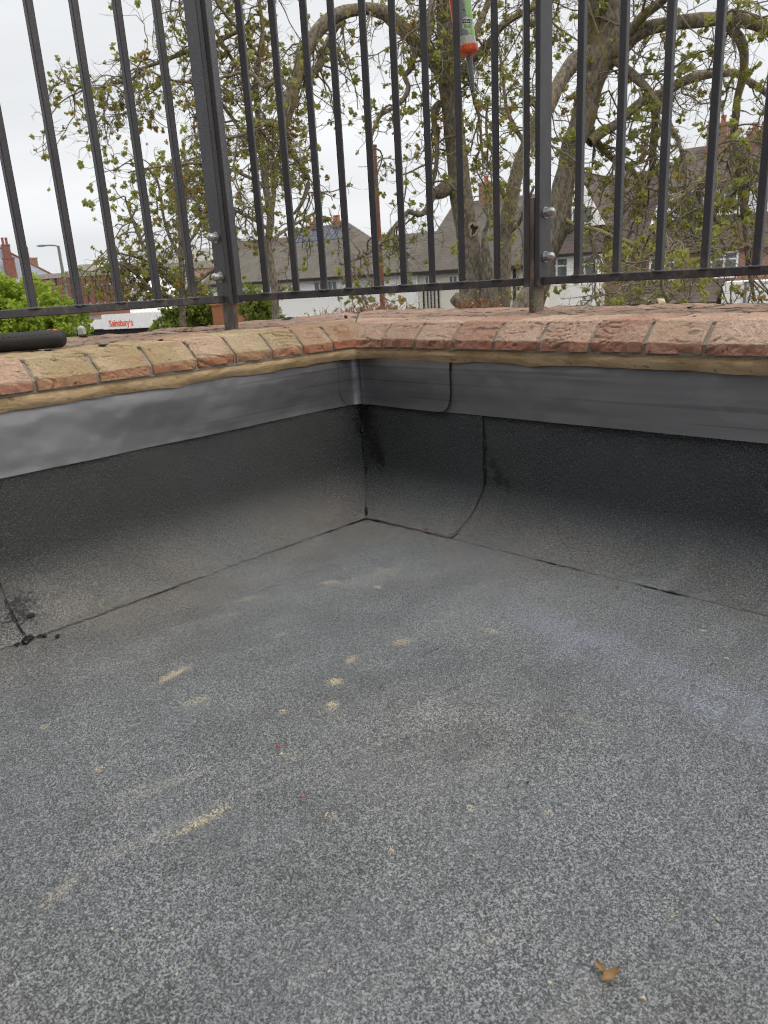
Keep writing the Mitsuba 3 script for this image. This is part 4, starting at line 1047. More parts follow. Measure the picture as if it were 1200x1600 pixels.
# white cottage range with grey brown tiles
W = thing('white_cottage', 'long white rendered building with plain grey brown tiled roof and black gutter', 'building')
M = frame((-4.2, 51.83), (0.831, -0.556))
put(W, 'wall', placed(prism([(-9.5, gz), (8.3, gz), (8.3, 1.02), (-9.5, 1.02)], 0, 9), M), 'render_white')
put(W, 'roof', placed(join([slab([(-9.7, -0.35, 0.98), (8.3, -0.35, 0.98), (8.3, 4.5, 3.42), (-9.7, 4.5, 3.42)]), slab([(-9.7, 9.35, 0.98), (8.3, 9.35, 0.98), (8.3, 4.5, 3.42), (-9.7, 4.5, 3.42)])]), M), 'roof_tile')
put(W, 'gutter', placed(box(-9.7, 8.2, -0.50, -0.34, 0.80, 0.96), M), 'dark_trim')
for (u0, u1, z0, z1) in ((-3.2, -2.2, -0.3, 0.7), (0.6, 1.5, 0.0, 0.75), (1.7, 2.5, 0.0, 0.75), (4.9, 5.3, -0.2, 0.7)):
    window(W, M, u0, u1, z0, z1, 0.0, 1, 0.06)
# taller end
W2 = thing('cream_house', 'taller cream walled house with steep grey tiled roof behind the hollow tree', 'house')
put(W2, 'wall', placed(prism([(8.36, gz), (16.4, gz), (16.4, 1.02), (8.36, 1.02)], -0.02, 11), M), 'render_cream')
put(W2, 'gable', placed(join([slab([(8.36, 0, 1.0), (8.36, 5.5, 4.9), (8.36, 11, 1.0)], 0.1)]), M), 'render_cream')
put(W2, 'roof', placed(join([slab([(8.2, -0.38, 0.95), (16.6, -0.38, 0.95), (16.6, 5.5, 5.05), (8.2, 5.5, 5.05)]), slab([(8.2, 11.38, 0.95), (16.6, 11.38, 0.95), (16.6, 5.5, 5.05), (8.2, 5.5, 5.05)])]), M), 'roof_tile')
put(W2, 'gutter', placed(box(8.3, 16.6, -0.56, -0.39, 0.74, 0.92), M), 'dark_trim')
put(W2, 'downpipe', placed(box(14.7, 14.82, -0.16, -0.03, gz, 0.74), M), 'dark_trim')
put(W2, 'downpipe', placed(box(8.42, 8.54, -0.16, -0.03, gz, 0.74), M), 'white_gloss')
for (u0, u1, z0, z1) in ((9.0, 9.5, 0.0, 0.68), (10.6, 11.2, -0.05, 0.62), (13.6, 14.3, -0.5, 0.5)):
    window(W2, M, u0, u1, z0, z1, -0.02, 1, 0.06)
chimney(W2, M, 10.2, 11.5, 5.0, 6.0, 4.0, 6.0, (10.5, 11.1))
gt = thing('iron_gate', 'small black barred gate against the white wall beneath the middle railing', 'gate')
put(gt, 'frame', placed(join([box(8.85, 8.93, -0.12, -0.06, -1.5, -0.05), box(9.87, 9.95, -0.12, -0.06, -1.5, -0.05), box(8.93, 9.87, -0.12, -0.06, -0.13, -0.05), box(8.93, 9.87, -0.12, -0.06, -1.5, -1.22)]), M), 'dark_trim')
for i in range(3):
    x = 8.93 + 0.235 * (i + 1)
    put(gt, 'bar', placed(box(x - 0.03, x + 0.03, -0.115, -0.065, -1.22, -0.13), M), 'dark_trim')

# house with solar panels
W0 = thing('solar_house', 'house with dark blue solar panels on its roof and red chimney pots', 'house')
M = frame((-7.01, 61.6), (0.898, -0.439))
put(W0, 'wall', placed(box(-0.5, 7.4, 0, 8, gz, 1.8), M), 'render_cream')
ev = 1.75
put(W0, 'roof', placed(join([slab([(-0.7, -0.3, ev), (7.7, -0.3, ev), (4.3, 4, 5.05), (-0.7, 4, 5.05)]), slab([(7.7, -0.3, ev), (7.7, 8.3, ev), (4.3, 4, 5.05)]), slab([(-0.7, 8.3, ev), (7.7, 8.3, ev), (4.3, 4, 5.05), (-0.7, 4, 5.05)])]), M), 'roof_tile')
sl = (5.05 - ev) / 4.3
for i in range(5):
    for j in range(2):
        u0 = 0.1 + i * 0.92; t0 = 0.9 + j * 1.42
        z = lambda v: ev + (v + 0.3) * sl + 0.10
        if u0 + 0.88 > 4.9: continue
        put(W0, 'solar_panel', placed(slab([(u0, t0, z(t0)), (u0 + 0.88, t0, z(t0)), (u0 + 0.88, t0 + 1.36, z(t0 + 1.36)), (u0, t0 + 1.36, z(t0 + 1.36))], 0.05), M), 'solar_glass')
chimney(W0, M, 0.9, 1.5, 3.6, 4.4, 4.4, 5.35, (1.2,))
chimney(W0, M, 2.9, 3.5, 3.6, 4.4, 4.4, 5.30, (3.05, 3.35))
put(W0, 'rear_wing', placed(join([box(-3.2, -0.55, 0.6, 6, gz, 3.5)]), M), 'render_white')
put(W0, 'lean_to_roof', placed(slab([(-2.5, -3.2, 0.45), (5.0, -3.2, 0.45), (5.0, -0.05, 1.7), (-2.5, -0.05, 1.7)], 0.12), M), 'roof_tile')
put(W0, 'lean_to_wall', placed(box(-2.3, 4.8, -2.9, -0.02, gz, 0.42), M), 'render_white')
put(W0, 'gutter', placed(box(-2.5, 5.0, -3.36, -3.22, 0.28, 0.42), M), 'dark_trim')

W00 = thing('brown_roofed_house', 'house with wide plain brown roof just right of the left post', 'house')
M = frame((-13.83, 70.66), (0.944, -0.329))
put(W00, 'wall', placed(box(0.2, 8.2, 0, 9, gz, 1.1), M), 'pink_panel')
put(W00, 'roof', placed(join([slab([(-0.1, -0.3, 1.0), (8.5, -0.3, 1.0), (8.5, 4.5, 4.85), (-0.1, 4.5, 4.85)]), slab([(-0.1, 9.3, 1.0), (8.5, 9.3, 1.0), (8.5, 4.5, 4.85), (-0.1, 4.5, 4.85)])]), M), 'roof_brown')
window(W00, M, 2.0, 3.2, -0.4, 0.8, 0, 1); window(W00, M, 5.2, 6.4, -0.4, 0.8, 0, 1)
gw = thing('garden_wall', 'orange brick garden wall seen just under the railing beside the left post', 'wall')
put(gw, 'brickwork', placed(box(-1.2, 1.7, 0, 0.22, gz, -0.10), frame((-6.07, 35.48), (0.989, 0.145))), 'orange_brick')
put(gw, 'capping', placed(box(-1.25, 1.75, -0.03, 0.25, -0.10, -0.03), frame((-6.07, 35.48), (0.989, 0.145))), 'orange_brick')

# supermarket
S = thing('supermarket', 'red brick supermarket with tall brick fins and white fascia sign on the left', 'shop')
M = frame((-30.5, 76.12), (0.964, -0.264))
put(S, 'wall', placed(box(-2.2, 7.7, 0.25, 12, gz, 2.55), M), 'concrete')
put(S, 'parapet', placed(box(-2.3, 7.8, -0.05, 12, 2.55, 2.98), M), 'concrete')
put(S, 'brick_band', placed(box(-2.25, 7.75, -0.02, 0.25, -1.05, -0.08), M), 'red_brick')
for i in range(12):
    u = -2.0 + i * 0.82
    put(S, 'brick_fin', placed(box(u, u + 0.50, -0.03, 0.25, -0.08, 2.50), M), 'red_brick')
    if i < 11:
        w = put(S, 'window', placed(join([box(u + 0.5, u + 0.82, 0.10, 0.22, -0.08 + 0.86 * k, 0.12 + 0.86 * k) for k in range(3)]), M), 'pale_panel')
        scene[numbered(w + '__pane')] = mikit.ply(placed(box(u + 0.5, u + 0.82, 0.14, 0.20, -0.08, 2.5), M), 'window_glass')
put(S, 'roof_tank', placed(box(0.9, 2.2, 3, 4.2, 2.98, 3.75), M), 'concrete')
put(S, 'fascia', placed(box(0.8, 5.0, -0.55, 0.2, -2.35, -1.50), M), 'white_gloss')
fa = put(S, 'fascia', placed(box(5.02, 11.6, -0.60, 0.2, -2.42, -1.06), M), 'white_gloss', label='white fascia board with the red shop name')
put(S, 'fascia', placed(box(-3.6, 0.3, -0.5, 0.2, -2.30, -1.45), M), 'white_gloss')
tx = meshkit.text_mesh("Sainsbury's", 0.56, 0.03, bold=True)
b = tx.bounds
tx.apply_translation((-b[0, 0], 0, 0)); tx.apply_scale((2.55 / (b[1, 0] - b[0, 0]), 1, 1))
v = tx.vertices.copy(); tx.vertices = np.stack([5.75 + v[:, 0], -0.605 - v[:, 2], -2.16 + v[:, 1]], 1); tx.invert()
scene[fa + '__lettering'] = mikit.ply(placed(tx, M), 'sign_red'); labels[fa + '__lettering'] = {'label': "red lettering reading Sainsbury's"}
put(S, 'small_sign', placed(box(-0.9, 0.1, -0.54, -0.5, -2.15, -1.65), M), 'sign_red', label='small red sign half hidden by the green tree')
put(S, 'shopfront', placed(box(-3.6, 11.6, -0.1, 0.24, gz, -2.44), M), 'dark_trim')
put(S, 'side_wall', placed(prism([(7.8, -1.04), (11.9, -1.04), (10.9, -0.6), (8.6, 2.5), (7.8, 2.9)], 0.0, 6), M), 'render_white')
put(S, 'side_wall', placed(box(11.65, 17.0, -0.2, 6, gz, -1.6), M), 'render_white')

L2 = thing('flat_roofed_block', 'long pale flat roofed block far behind the young tree', 'building')
M = frame((-32.94, 100.75), (0.958, -0.286))
put(L2, 'wall', placed(box(-3, 17, 0, 14, gz, 3.9), M), 'pink_panel')
put(L2, 'parapet', placed(box(-3.2, 17.2, -0.15, 14, 3.25, 4.1), M), 'concrete')
put(L2, 'upper_storey', placed(box(2.2, 12.8, 3, 11, 4.1, 5.7), M), 'pale_panel')
for i in range(8):
    window(L2, M, 6.5 + i * 1.25, 7.3 + i * 1.25, 0.2, 1.9, 0, 0, 0.12)

# victorian house with slate roof
V = thing('victorian_house', 'red brick house with grey slate hipped roof and tall chimneys at the far left', 'house')
M = frame((-41.58, 87.64), (0.745, 0.667))
put(V, 'wall', placed(box(-9, 7.2, 0, 10, gz, 2.6), M), 'red_brick')
hip = lambda a: slab(a, 0.15)
put(V, 'roof', placed(join([hip([(-9.3, -0.3, 2.5), (7.6, -0.3, 2.5), (1.0, 5, 7.7), (-9.3, 5, 7.7)]), hip([(7.6, -0.3, 2.5), (7.6, 10.3, 2.5), (1.0, 5, 7.7)])]), M), 'slate')
rt = np.array([(7.6 + (1.0 - 7.6) * k / 5, -0.3 + 5.3 * k / 5, 2.6 + 5.2 * k / 5, 0.10) for k in range(6)])
put(V, 'ridge_tiles', placed(tubes(rt[None, :, :3], rt[None, :, 3], 6), M), 'red_brick')
put(V, 'gable', placed(prism([(-6.0, 2.5), (0.6, 5.5), (-2.7, 8.4)], 3.9, 4.2), M), 'red_brick')
chimney(V, M, 2.3, 3.0, 2.2, 3.0, 4.0, 6.9, (2.45, 2.85), 'red_brick', 'red_brick', 0.75)
chimney(V, M, 4.4, 5.7, 2.0, 3.0, 3.5, 5.4, (4.9,), 'far_brick', 'red_brick', 1.2)
chimney(V, M, 1.6, 2.6, 0.3, 1.2, 2.5, 5.4, (), 'red_brick')

# houses on the right
H = thing('gabled_house', 'house with white gable, bay window and brown tiled roof right of the right post', 'house')
M = frame((10.32, 44.83), (0.816, -0.578))
put(H, 'wall', placed(box(-0.6, 5.15, 0, 10, gz, 1.25), M), 'far_brick')
put(H, 'roof', placed(join([slab([(-0.9, -0.3, 1.25), (5.2, -0.3, 1.25), (5.2, 5, 5.75), (-0.9, 5, 5.75)]), slab([(-0.9, 10.3, 1.25), (5.2, 10.3, 1.25), (5.2, 5, 5.75), (-0.9, 5, 5.75)])]), M), 'roof_brown')
put(H, 'gable', placed(prism([(-0.05, 2.75), (3.25, 2.75), (1.6, 5.62)], -0.55, 4.0), M), 'render_white')
for s in (-1, 1):
    put(H, 'gable_roof', placed(slab([(1.6 + s * 1.85, -0.45, 2.42), (1.6, -0.45, 5.66), (1.6, 4.6, 5.66), (1.6 + s * 1.85, 2.2, 2.42)], 0.12), M), 'roof_brown')
window(H, M, 0.9, 2.6, 2.86, 3.75, -0.56, 2, 0.08)
put(H, 'bay_roof', placed(slab([(-0.1, -1.2, 1.40), (3.3, -1.2, 1.40), (3.2, -0.3, 2.74), (0.0, -0.3, 2.74)], 0.12), M), 'roof_brown')
put(H, 'gutter', placed(box(-0.2, 3.4, -1.32, -1.18, 1.26, 1.40), M), 'dark_trim')
put(H, 'bay', placed(box(0.05, 3.1, -0.95, 0, -0.30, 1.30), M), 'render_white')
window(H, M, 0.10, 1.45, -0.25, 1.22, -0.96, 1, 0.09, True)
window(H, M, 1.70, 3.05, -0.25, 1.22, -0.96, 1, 0.09, True)
put(H, 'bay_base', placed(box(-0.45, 3.2, -1.10, 0, gz, -0.32), M), 'render_white')
put(H, 'downpipe', placed(box(4.3, 4.42, -0.14, -0.02, gz, 1.1), M), 'dark_trim')
put(H, 'flashing', placed(slab([(5.15, 1.2, 2.60), (5.40, 1.2, 2.60), (5.40, 3.4, 4.50), (5.15, 3.4, 4.50)], 0.06), M), 'white_gloss')

H2 = thing('dormer_house', 'brown tiled house with white dormer band and orange chimney pots at the far right', 'house')
put(H2, 'wall', placed(box(5.2, 15, 0, 10, gz, 1.15), M), 'far_brick')
put(H2, 'roof', placed(join([slab([(5.25, -0.3, 1.10), (15, -0.3, 1.10), (15, 2.2, 2.95), (5.25, 2.2, 2.95)])]), M), 'roof_brown')
put(H2, 'dormer_wall', placed(box(5.6, 15, 2.0, 8, 2.6, 4.45), M), 'render_white')
for u in (6.4, 8.6, 10.8, 13.0): window(H2, M, u, u + 1.3, 3.2, 4.2, 2.0, 1, 0.08)
put(H2, 'upper_roof', placed(join([slab([(5.1, 1.6, 4.40), (15, 1.6, 4.40), (15, 6, 6.75), (5.6, 6, 6.75)]), slab([(5.1, 10.4, 4.40), (15, 10.4, 4.40), (15, 6, 6.75), (5.6, 6, 6.75)])]), M), 'roof_brown')
chimney(H2, M, 7.0, 8.0, 4.6, 5.6, 5.2, 7.6, (7.3, 7.7))
chimney(H2, M, 9.0, 10.0, 4.6, 5.6, 5.2, 7.0, (9.3, 9.75))
window(H2, M, 5.55, 7.15, -0.3, 1.0, 0, 1, 0.09, True)
window(H2, M, 8.6, 9.9, -0.3, 1.0, 0, 1, 0.09, True)
put(H2, 'porch_roof', placed(slab([(4.7, -2.2, -1.32), (9.4, -2.2, -1.32), (9.4, -0.02, -0.30), (4.7, -0.02, -0.30)], 0.14), M), 'roof_brown')
put(H2, 'porch_beam', placed(box(4.75, 9.35, -2.15, -1.9, -1.75, -1.45), M), 'dark_trim')
put(H2, 'garage_wall', placed(box(9.6, 15, -1.8, -0.02, gz, -0.45), M), 'render_white')
for x in (10.6, 12.2): put(H2, 'downpipe', placed(box(x, x + 0.1, -1.94, -1.81, gz, -0.45), M), 'lamp_grey')

# street furniture
po = thing('rusty_pole', 'rust red steel pole standing in front of the white building', 'pole')
pr = np.array([(0.0, gz), (0.115, gz), (0.095, -0.5), (0.075, 4.75), (0.0, 4.78)])
m = trimesh.creation.revolve(pr, sections=20); m.apply_translation((0.38, 27.0, 0)); put(po, 'shaft', m, 'rust', smooth=40)
m = trimesh.creation.cylinder(0.10, 0.06, sections=20); m.apply_translation((0.38, 27, 4.79)); put(po, 'cap', m, 'rust', smooth=40)
lp = thing('street_lamp', 'slim grey street lamp with short arm above the green tree', 'street lamp')
m = trimesh.creation.revolve(np.array([(0, gz), (0.14, gz), (0.12, -1), (0.085, 3.86), (0, 3.9)]), sections=16); m.apply_translation((-19.86, 51.3, 0)); put(lp, 'column', m, 'lamp_grey', smooth=40)
a_ = smooth_path([(-19.86, 51.3, 3.80, .045), (-20.1, 51.2, 3.9, .045), (-20.5, 51.05, 3.91, .045)], 8)
put(lp, 'arm', tubes(a_[None, :, :3], a_[None, :, 3], 8), 'lamp_grey', smooth=True)
m = trimesh.creation.icosphere(2); m.vertices *= np.array([0.36, 0.13, 0.065]); m.apply_translation((-20.75, 50.95, 3.90)); put(lp, 'lantern', m, 'lamp_grey', smooth=True)

# ------------------------------------------------------------------ the tree's hollow: pale rim, dark disc painted as the shade inside
for nm, r, dep, mt in (('hollow_rim', 0.20, 0.0, 'hollow_wood'), ('hollow', 0.13, 0.02, 'dark_trim')):
    if nm == 'hollow_rim': mat('hollow_wood', tint((0.36, 0.29, 0.19), 0.5, 9.0), 0.9)
    th = np.linspace(0, 2 * np.pi, 33)[:-1]
    c = np.array([2.475, 18.575, 1.58])
    wob = 1 + 0.22 * np.sin(3 * th + 1) + 0.12 * np.sin(5 * th)
    if nm == 'hollow':
        P = np.stack([c[0] + 0.082 * wob * np.cos(th), 0 * th + c[1] - 0.02, c[2] + 0.115 * wob * np.sin(th)], 1)
        m = trimesh.Trimesh(np.vstack([P, c + np.array([0.0, 0.03, 0])]), [(i, (i + 1) % 32, 32) for i in range(32)], process=False)
    else:
        ring = np.stack([c[0] + 0.098 * wob * np.cos(th), 0 * th + c[1], c[2] + 0.132 * wob * np.sin(th)], 1)
        ring = np.vstack([ring, ring[:2]])
        m = tubes(ring[None], np.full((1, 34), 0.030), 7)
    put('chestnut_tree', nm, m, mt, smooth=True)

# ------------------------------------------------------------------ tool handle on the coping
mat('rubber', lambda p, n, uv: mi.Color3f(0.022, 0.022, 0.024) * (0.8 + 0.5 * fbm(p.x * 90, p.y * 90, p.z * 90)), 0.55, specular=0.4)
mat('red_paint', (0.62, 0.045, 0.045), 0.5)
mat('steel', (0.45, 0.45, 0.46), 0.35, metallic=0.9)
hd = thing('tool_handle', 'black rubber tool handle with small red marks lying on the coping at left', 'tool handle')
E0 = np.array([-0.640, 1.602]); EU = np.array([-0.905, -0.426]) / np.linalg.norm([-0.905, -0.426])
M = frame((E0[0], E0[1], 0.4935), EU)
R0 = 0.0185
pr = [(0.0, -0.004)] + [(R0 * math.sin(t), 0.010 - 0.014 * math.cos(t)) for t in np.linspace(0.2, math.pi / 2, 8)] + [(R0 * 1.02, 0.05), (R0 * 0.97, 0.10), (R0 * 1.0, 0.150), (R0 * 0.8, 0.165), (0.011, 0.172), (0.0, 0.172)]
gm = trimesh.creation.revolve(np.array(pr), sections=40)
v = gm.vertices.copy(); gm.vertices = np.stack([v[:, 2], v[:, 0], v[:, 1]], 1)
put(hd, 'grip', placed(gm, M), 'rubber', smooth=35)
st = trimesh.creation.cylinder(0.0065, 0.16, sections=20); v = st.vertices.copy(); st.vertices = np.stack([v[:, 2] + 0.248, v[:, 0], v[:, 1]], 1)
put(hd, 'shank', placed(st, M), 'steel', smooth=40)


def on_grip(x, ang, w, l, h=0.0012):
    """A small pad wrapped on the grip at angle ang from the top."""
    a = np.linspace(ang - w / 2, ang + w / 2, 7)
    V = []
    for rr in (R0 * 1.0 - 0.001, R0 * 1.0 + h):
        for xx in (x, x + l):
            V += [(xx, -rr * math.sin(t), rr * math.cos(t)) for t in a]
    return trimesh.convex.convex_hull(np.array(V))


for i in range(8):
    put(hd, 'grip_slot', placed(on_grip(0.030 + i * 0.0115, -0.95, 0.16, 0.0065, 0.0006), M), 'dark_trim')
put(hd, 'red_mark', placed(on_grip(0.012, -0.25, 0.55, 0.008, 0.0008), M), 'red_paint')
put(hd, 'red_mark', placed(on_grip(0.024, -0.15, 0.40, 0.007, 0.0008), M), 'red_paint')

# ------------------------------------------------------------------ sealant gun hanging behind the middle railing
AX0, AX1 = np.array([0.2555, 1.948, 1.058]), np.array([0.2437, 1.952, 1.164])
ad = (AX1 - AX0) / np.linalg.norm(AX1 - AX0)


def cart_color(p, n, uv):
    t = (p.z - 1.058) / 0.106
    x = p.x - (0.2555 - 0.0118 * t)
    h = p.z - 1.058
    c = mi.Color3f(0.29, 0.30, 0.32)
    c = dr.select(x > 0.0025, mi.Color3f(0.40, 0.68, 0.24), c)
    tick = (h > 0.068) & (x > 0.013) & (dr.abs(h * 220 - dr.round(h * 220)) < 0.12)
    c = dr.select(tick, mi.Color3f(0.06, 0.16, 0.05), c)
    c = dr.select(h < 0.030, mi.Color3f(0.62, 0.62, 0.60), c)
    bx, bz = dr.abs(x - 0.003), h - 0.053
    hexa = (bx < 0.0125) & (dr.abs(bz) + bx * 0.45 < 0.0145)
    c = dr.select(hexa, mi.Color3f(0.66, 0.67, 0.66), c)
    bar = hexa & (bz > 0.0005) & (bz < 0.0085) & (bx < 0.0115) & (dr.abs(bz - 0.0045) > 0.0005)
    c = dr.select(bar, mi.Color3f(0.035, 0.035, 0.045) + 0.5 * dr.select((dr.abs(bz - 0.0045) < 0.0026) & (cell_rand(x * 900, bz * 500) > 0.55), mi.Float(1), mi.Float(0)), c)
    chev = hexa & (bz < -0.001) & (bz > -0.010) & (dr.abs(bx - (bz + 0.011)) < 0.006) & (bx < 0.009)
    c = dr.select(chev, mi.Color3f(0.22, 0.52, 0.10), c)
    mk = (dr.abs(x + 0.001) < 0.0025) & (h > 0.074) & (h < 0.092) & (cell_rand(x * 300, h * 330) > 0.5)
    return dr.select(mk, mi.Color3f(0.05, 0.05, 0.06), c)


mat('cartridge_print', cart_color, 0.35)
mat('gun_red', (0.66, 0.065, 0.045), 0.4)
mat('collar_orange', (0.74, 0.125, 0.035), 0.4)
mat('nozzle_grey', (0.20, 0.21, 0.225), 0.4)
sg = thing('sealant_gun', 'sealant gun with grey and green cartridge hanging nozzle down behind the middle railing', 'sealant gun')
MG = np.eye(4); xg = np.cross([0, 1, 0], ad); xg /= np.linalg.norm(xg); yg = np.cross(ad, xg)
MG[:3, 0], MG[:3, 1], MG[:3, 2], MG[:3, 3] = xg, yg, ad, AX0
rv = lambda pts, s=36: placed(trimesh.creation.revolve(np.array(pts), sections=s), MG)
put(sg, 'cartridge', rv([(0, 0.012), (0.0195, 0.012), (0.0195, 0.212), (0.0205, 0.213), (0.0205, 0.217), (0, 0.217)]), 'cartridge_print', smooth=35)
put(sg, 'collar', rv([(0.0, -0.0035), (0.017, -0.0035), (0.0218, -0.002), (0.0232, 0.001), (0.0232, 0.0105), (0.0222, 0.0125), (0.0195, 0.0125)]), 'collar_orange', smooth=30, label='orange red front ring')
put(sg, 'nozzle', rv([(0.0065, -0.008), (0.0080, -0.012), (0.0075, -0.016), (0.0058, -0.050), (0.0062, -0.052), (0.0058, -0.055), (0.0046, -0.068), (0.0036, -0.079), (0.0024, -0.079), (0.0, -0.074)], 24), 'nozzle_grey', smooth=30)
arm = trimesh.convex.convex_hull(np.array([(x, y, z) for (x, z) in ((-0.0245, 0.004), (-0.0185, 0.004), (-0.0335, 0.24), (-0.0235, 0.24)) for y in (-0.007, 0.007)]))
put(sg, 'frame_arm', placed(arm, MG), 'gun_red')
arm = trimesh.convex.convex_hull(np.array([(x, y + 0.026, z) for (x, z) in ((-0.006, 0.004), (0.006, 0.004), (-0.006, 0.24), (0.006, 0.24)) for y in (-0.0015, 0.0015)]))
put(sg, 'frame_arm', placed(arm, MG), 'gun_red')
put(sg, 'handle', placed(join([box(-0.040, 0.028, -0.016, 0.016, 0.235, 0.262), box(-0.012, 0.012, 0.0, 0.11, 0.262, 0.290), box(-0.010, 0.010, 0.0, 0.10, 0.232, 0.246)]), MG), 'gun_red')
rod = trimesh.creation.cylinder(0.004, 0.22, sections=16); rod.apply_translation((0, 0, 0.37)); hook = smooth_path([(0, 0, 0.47, .004), (0, -0.005, 0.487, .004), (0, -0.035, 0.492, .004), (0, -0.062, 0.485, .004), (0, -0.066, 0.45, .004)], 14)
put(sg, 'rod', placed(join([rod, tubes(hook[None, :, :3], hook[None, :, 3], 8)]), MG), 'steel', smooth=40)

# ------------------------------------------------------------------ small things on the coping and the roof
def lump(c, r, seed, flat=0.6, stretch=(1, 1), rot=0.0, sub=2, rough=0.7):
    """An angular broken chip: the hull of a few scattered points."""
    g = np.random.default_rng(int(seed) * 31 + 7)
    v = unit(g.normal(0, 1, (11, 3))) * r * g.uniform(0.55, 1.15, (11, 1))
    m = trimesh.convex.convex_hull(v)
    m.vertices = m.vertices * np.array([stretch[0], stretch[1], flat])
    m.apply_transform(trimesh.transformations.rotation_matrix(rot, (0, 0, 1)))
    m.apply_translation((c[0], c[1], c[2] - m.bounds[0, 2] * 0.8))
    return m


mat('dark_lump', tint((0.030, 0.026, 0.022), 0.6, 80), 0.9)
mat('leaf_brown', tint((0.27, 0.165, 0.075), 0.6, 120), 0.8)
mat('cream_chip', tint((0.50, 0.44, 0.32), 0.4, 120), 0.85)
mat('red_chip', tint((0.30, 0.105, 0.08), 0.4, 120), 0.85)
mat('saw_grain', tint((0.58, 0.51, 0.36), 0.5, 200), 0.9)
mat('weed_stalk', tint((0.27, 0.165, 0.095), 0.5, 25), 0.9)
scene['sprig_leaf'] = {'type': 'principledthin', 'base_color': rgb((0.24, 0.36, 0.09)), 'roughness': 0.5, 'diff_trans': 0.8}


def one(name, label, cat, m, mt, group=None):
    k = thing(name, label, cat, group)
    scene[k] = mikit.ply(m, mt)


one('moss_lump', 'small black moss lump on the coping left of the corner', 'moss', lump((-0.259, 2.321, Z_TOP), 0.016, 1, 0.45, (1.5, 0.9)), 'dark_lump')
one('moss_lump', 'tiny black moss lump on the coping straight behind the corner', 'moss', lump((-0.077, 2.215, Z_TOP), 0.009, 2, 0.7), 'dark_lump')
one('moss_lump', 'dark flat moss lump on the coping behind the yellow bricks', 'moss', lump((-0.560, 1.600, Z_TOP), 0.010, 3, 0.35, (1.4, 1)), 'dark_lump')
cpn = thing('nozzle_cap', 'small translucent cap on a black base at the back of the left coping', 'cap')
m = trimesh.creation.revolve(np.array([(0, 0), (0.011, 0), (0.012, 0.006), (0.009, 0.010), (0, 0.010)]), sections=20); m.apply_translation((-0.735, 1.955, Z_TOP)); put(cpn, 'base', m, 'dark_lump', smooth=30)
scene['cap_plastic'] = {'type': 'principled', 'base_color': rgb((0.75, 0.80, 0.78)), 'roughness': 0.25, 'spec_trans': 0.55}
m = trimesh.creation.revolve(np.array([(0, 0.0102), (0.0095, 0.0102), (0.0095, 0.022)] + [(0.0095 * math.cos(t), 0.022 + 0.009 * math.sin(t)) for t in np.linspace(0.1, math.pi / 2, 8)]), sections=24); m.apply_translation((-0.735, 1.955, Z_TOP)); put(cpn, 'dome', m, 'cap_plastic', smooth=40)

rgd = np.random.default_rng(77)
fl_ = []
for i in range(80):
    s = rgd.random(); side = rgd.random() < 0.5
    u_ = rgd.uniform(0.0, 1.5); o_ = rgd.uniform(0.08, 0.57)
    q = wall_pts(DL if side else DR, NL if side else NR, np.array(u_), np.array(o_))
    r = 0.0016 + 0.0045 * rgd.random() ** 3
    fl_.append(lump((q[0], q[1], Z_TOP - 0.001), r, i, 0.35, (rgd.uniform(0.8, 2.2), 1), rgd.uniform(0, 3), 1))
k = thing('coping_litter', 'scattered dark crumbs and leaf bits on top of the coping', 'litter', kind='stuff')
scene[k] = mikit.ply(join(fl_), 'dark_lump', smooth=True)


def weed(label, c, w, n, h, seed):
    rg = np.random.default_rng(seed)
    k = thing('dry_weed', label, 'weed')
    B = np.stack([c[0] + rg.normal(0, w, n), c[1] + rg.normal(0, w * 0.35, n), np.full(n, Z_TOP - 0.005)], 1)
    d = unit(rg.normal(0, 0.55, (n, 3)) + np.array([0, 0, 1.0]))
    L = h * rg.uniform(0.3, 1.2, n)
    P = np.stack([B, B + d * L[:, None] * 0.5, B + (d + rg.normal(0, 0.25, (n, 3))) * L[:, None]], 1)
    P = np.stack([smooth_path(np.concatenate([x, np.full((3, 1), .001)], 1), 5)[:, :3] for x in P])
    put(k, 'stems', tubes(P, np.broadcast_to(np.linspace(0.0016, 0.0007, 5), (n, 5)), 3), 'weed_stalk', kind='stuff')
    tips = P[:, -1]; pick = rg.random(n) < 0.7
    put(k, 'seed_heads', rosettes(rg, tips[pick], d[pick], 0.007, 5), 'weed_stalk', kind='stuff')


weed('dry reddish weed tufts at the foot of the rusty pole behind the corner', (-0.02, 2.70), 0.07, 130, 0.030, 3)
weed('dry reddish weed tufts in front of the mossy tree base', (0.325, 2.34), 0.035, 110, 0.032, 4)
one('dead_leaf', 'curled pale dead leaf at the back edge of the coping on the right', 'leaf', lump((0.735, 1.955, Z_TOP), 0.014, 9, 0.7, (1.3, 0.8), 0.4, 3, 1.5), 'saw_grain')
sp = thing('green_sprig', 'little green sprig growing at the foot of the right post', 'plant')
S0 = np.array([0.392, 1.862, Z_TOP])
stp = smooth_path([(*S0, .0012), (S0[0] + .002, S0[1] - .004, S0[2] + .022, .001), (S0[0] - .001, S0[1] - .006, S0[2] + .052, .0007)], 8)
put(sp, 'stem', tubes(stp[None, :, :3], stp[None, :, 3], 5), 'sprig_leaf', smooth=True)
rs = np.random.default_rng(6)
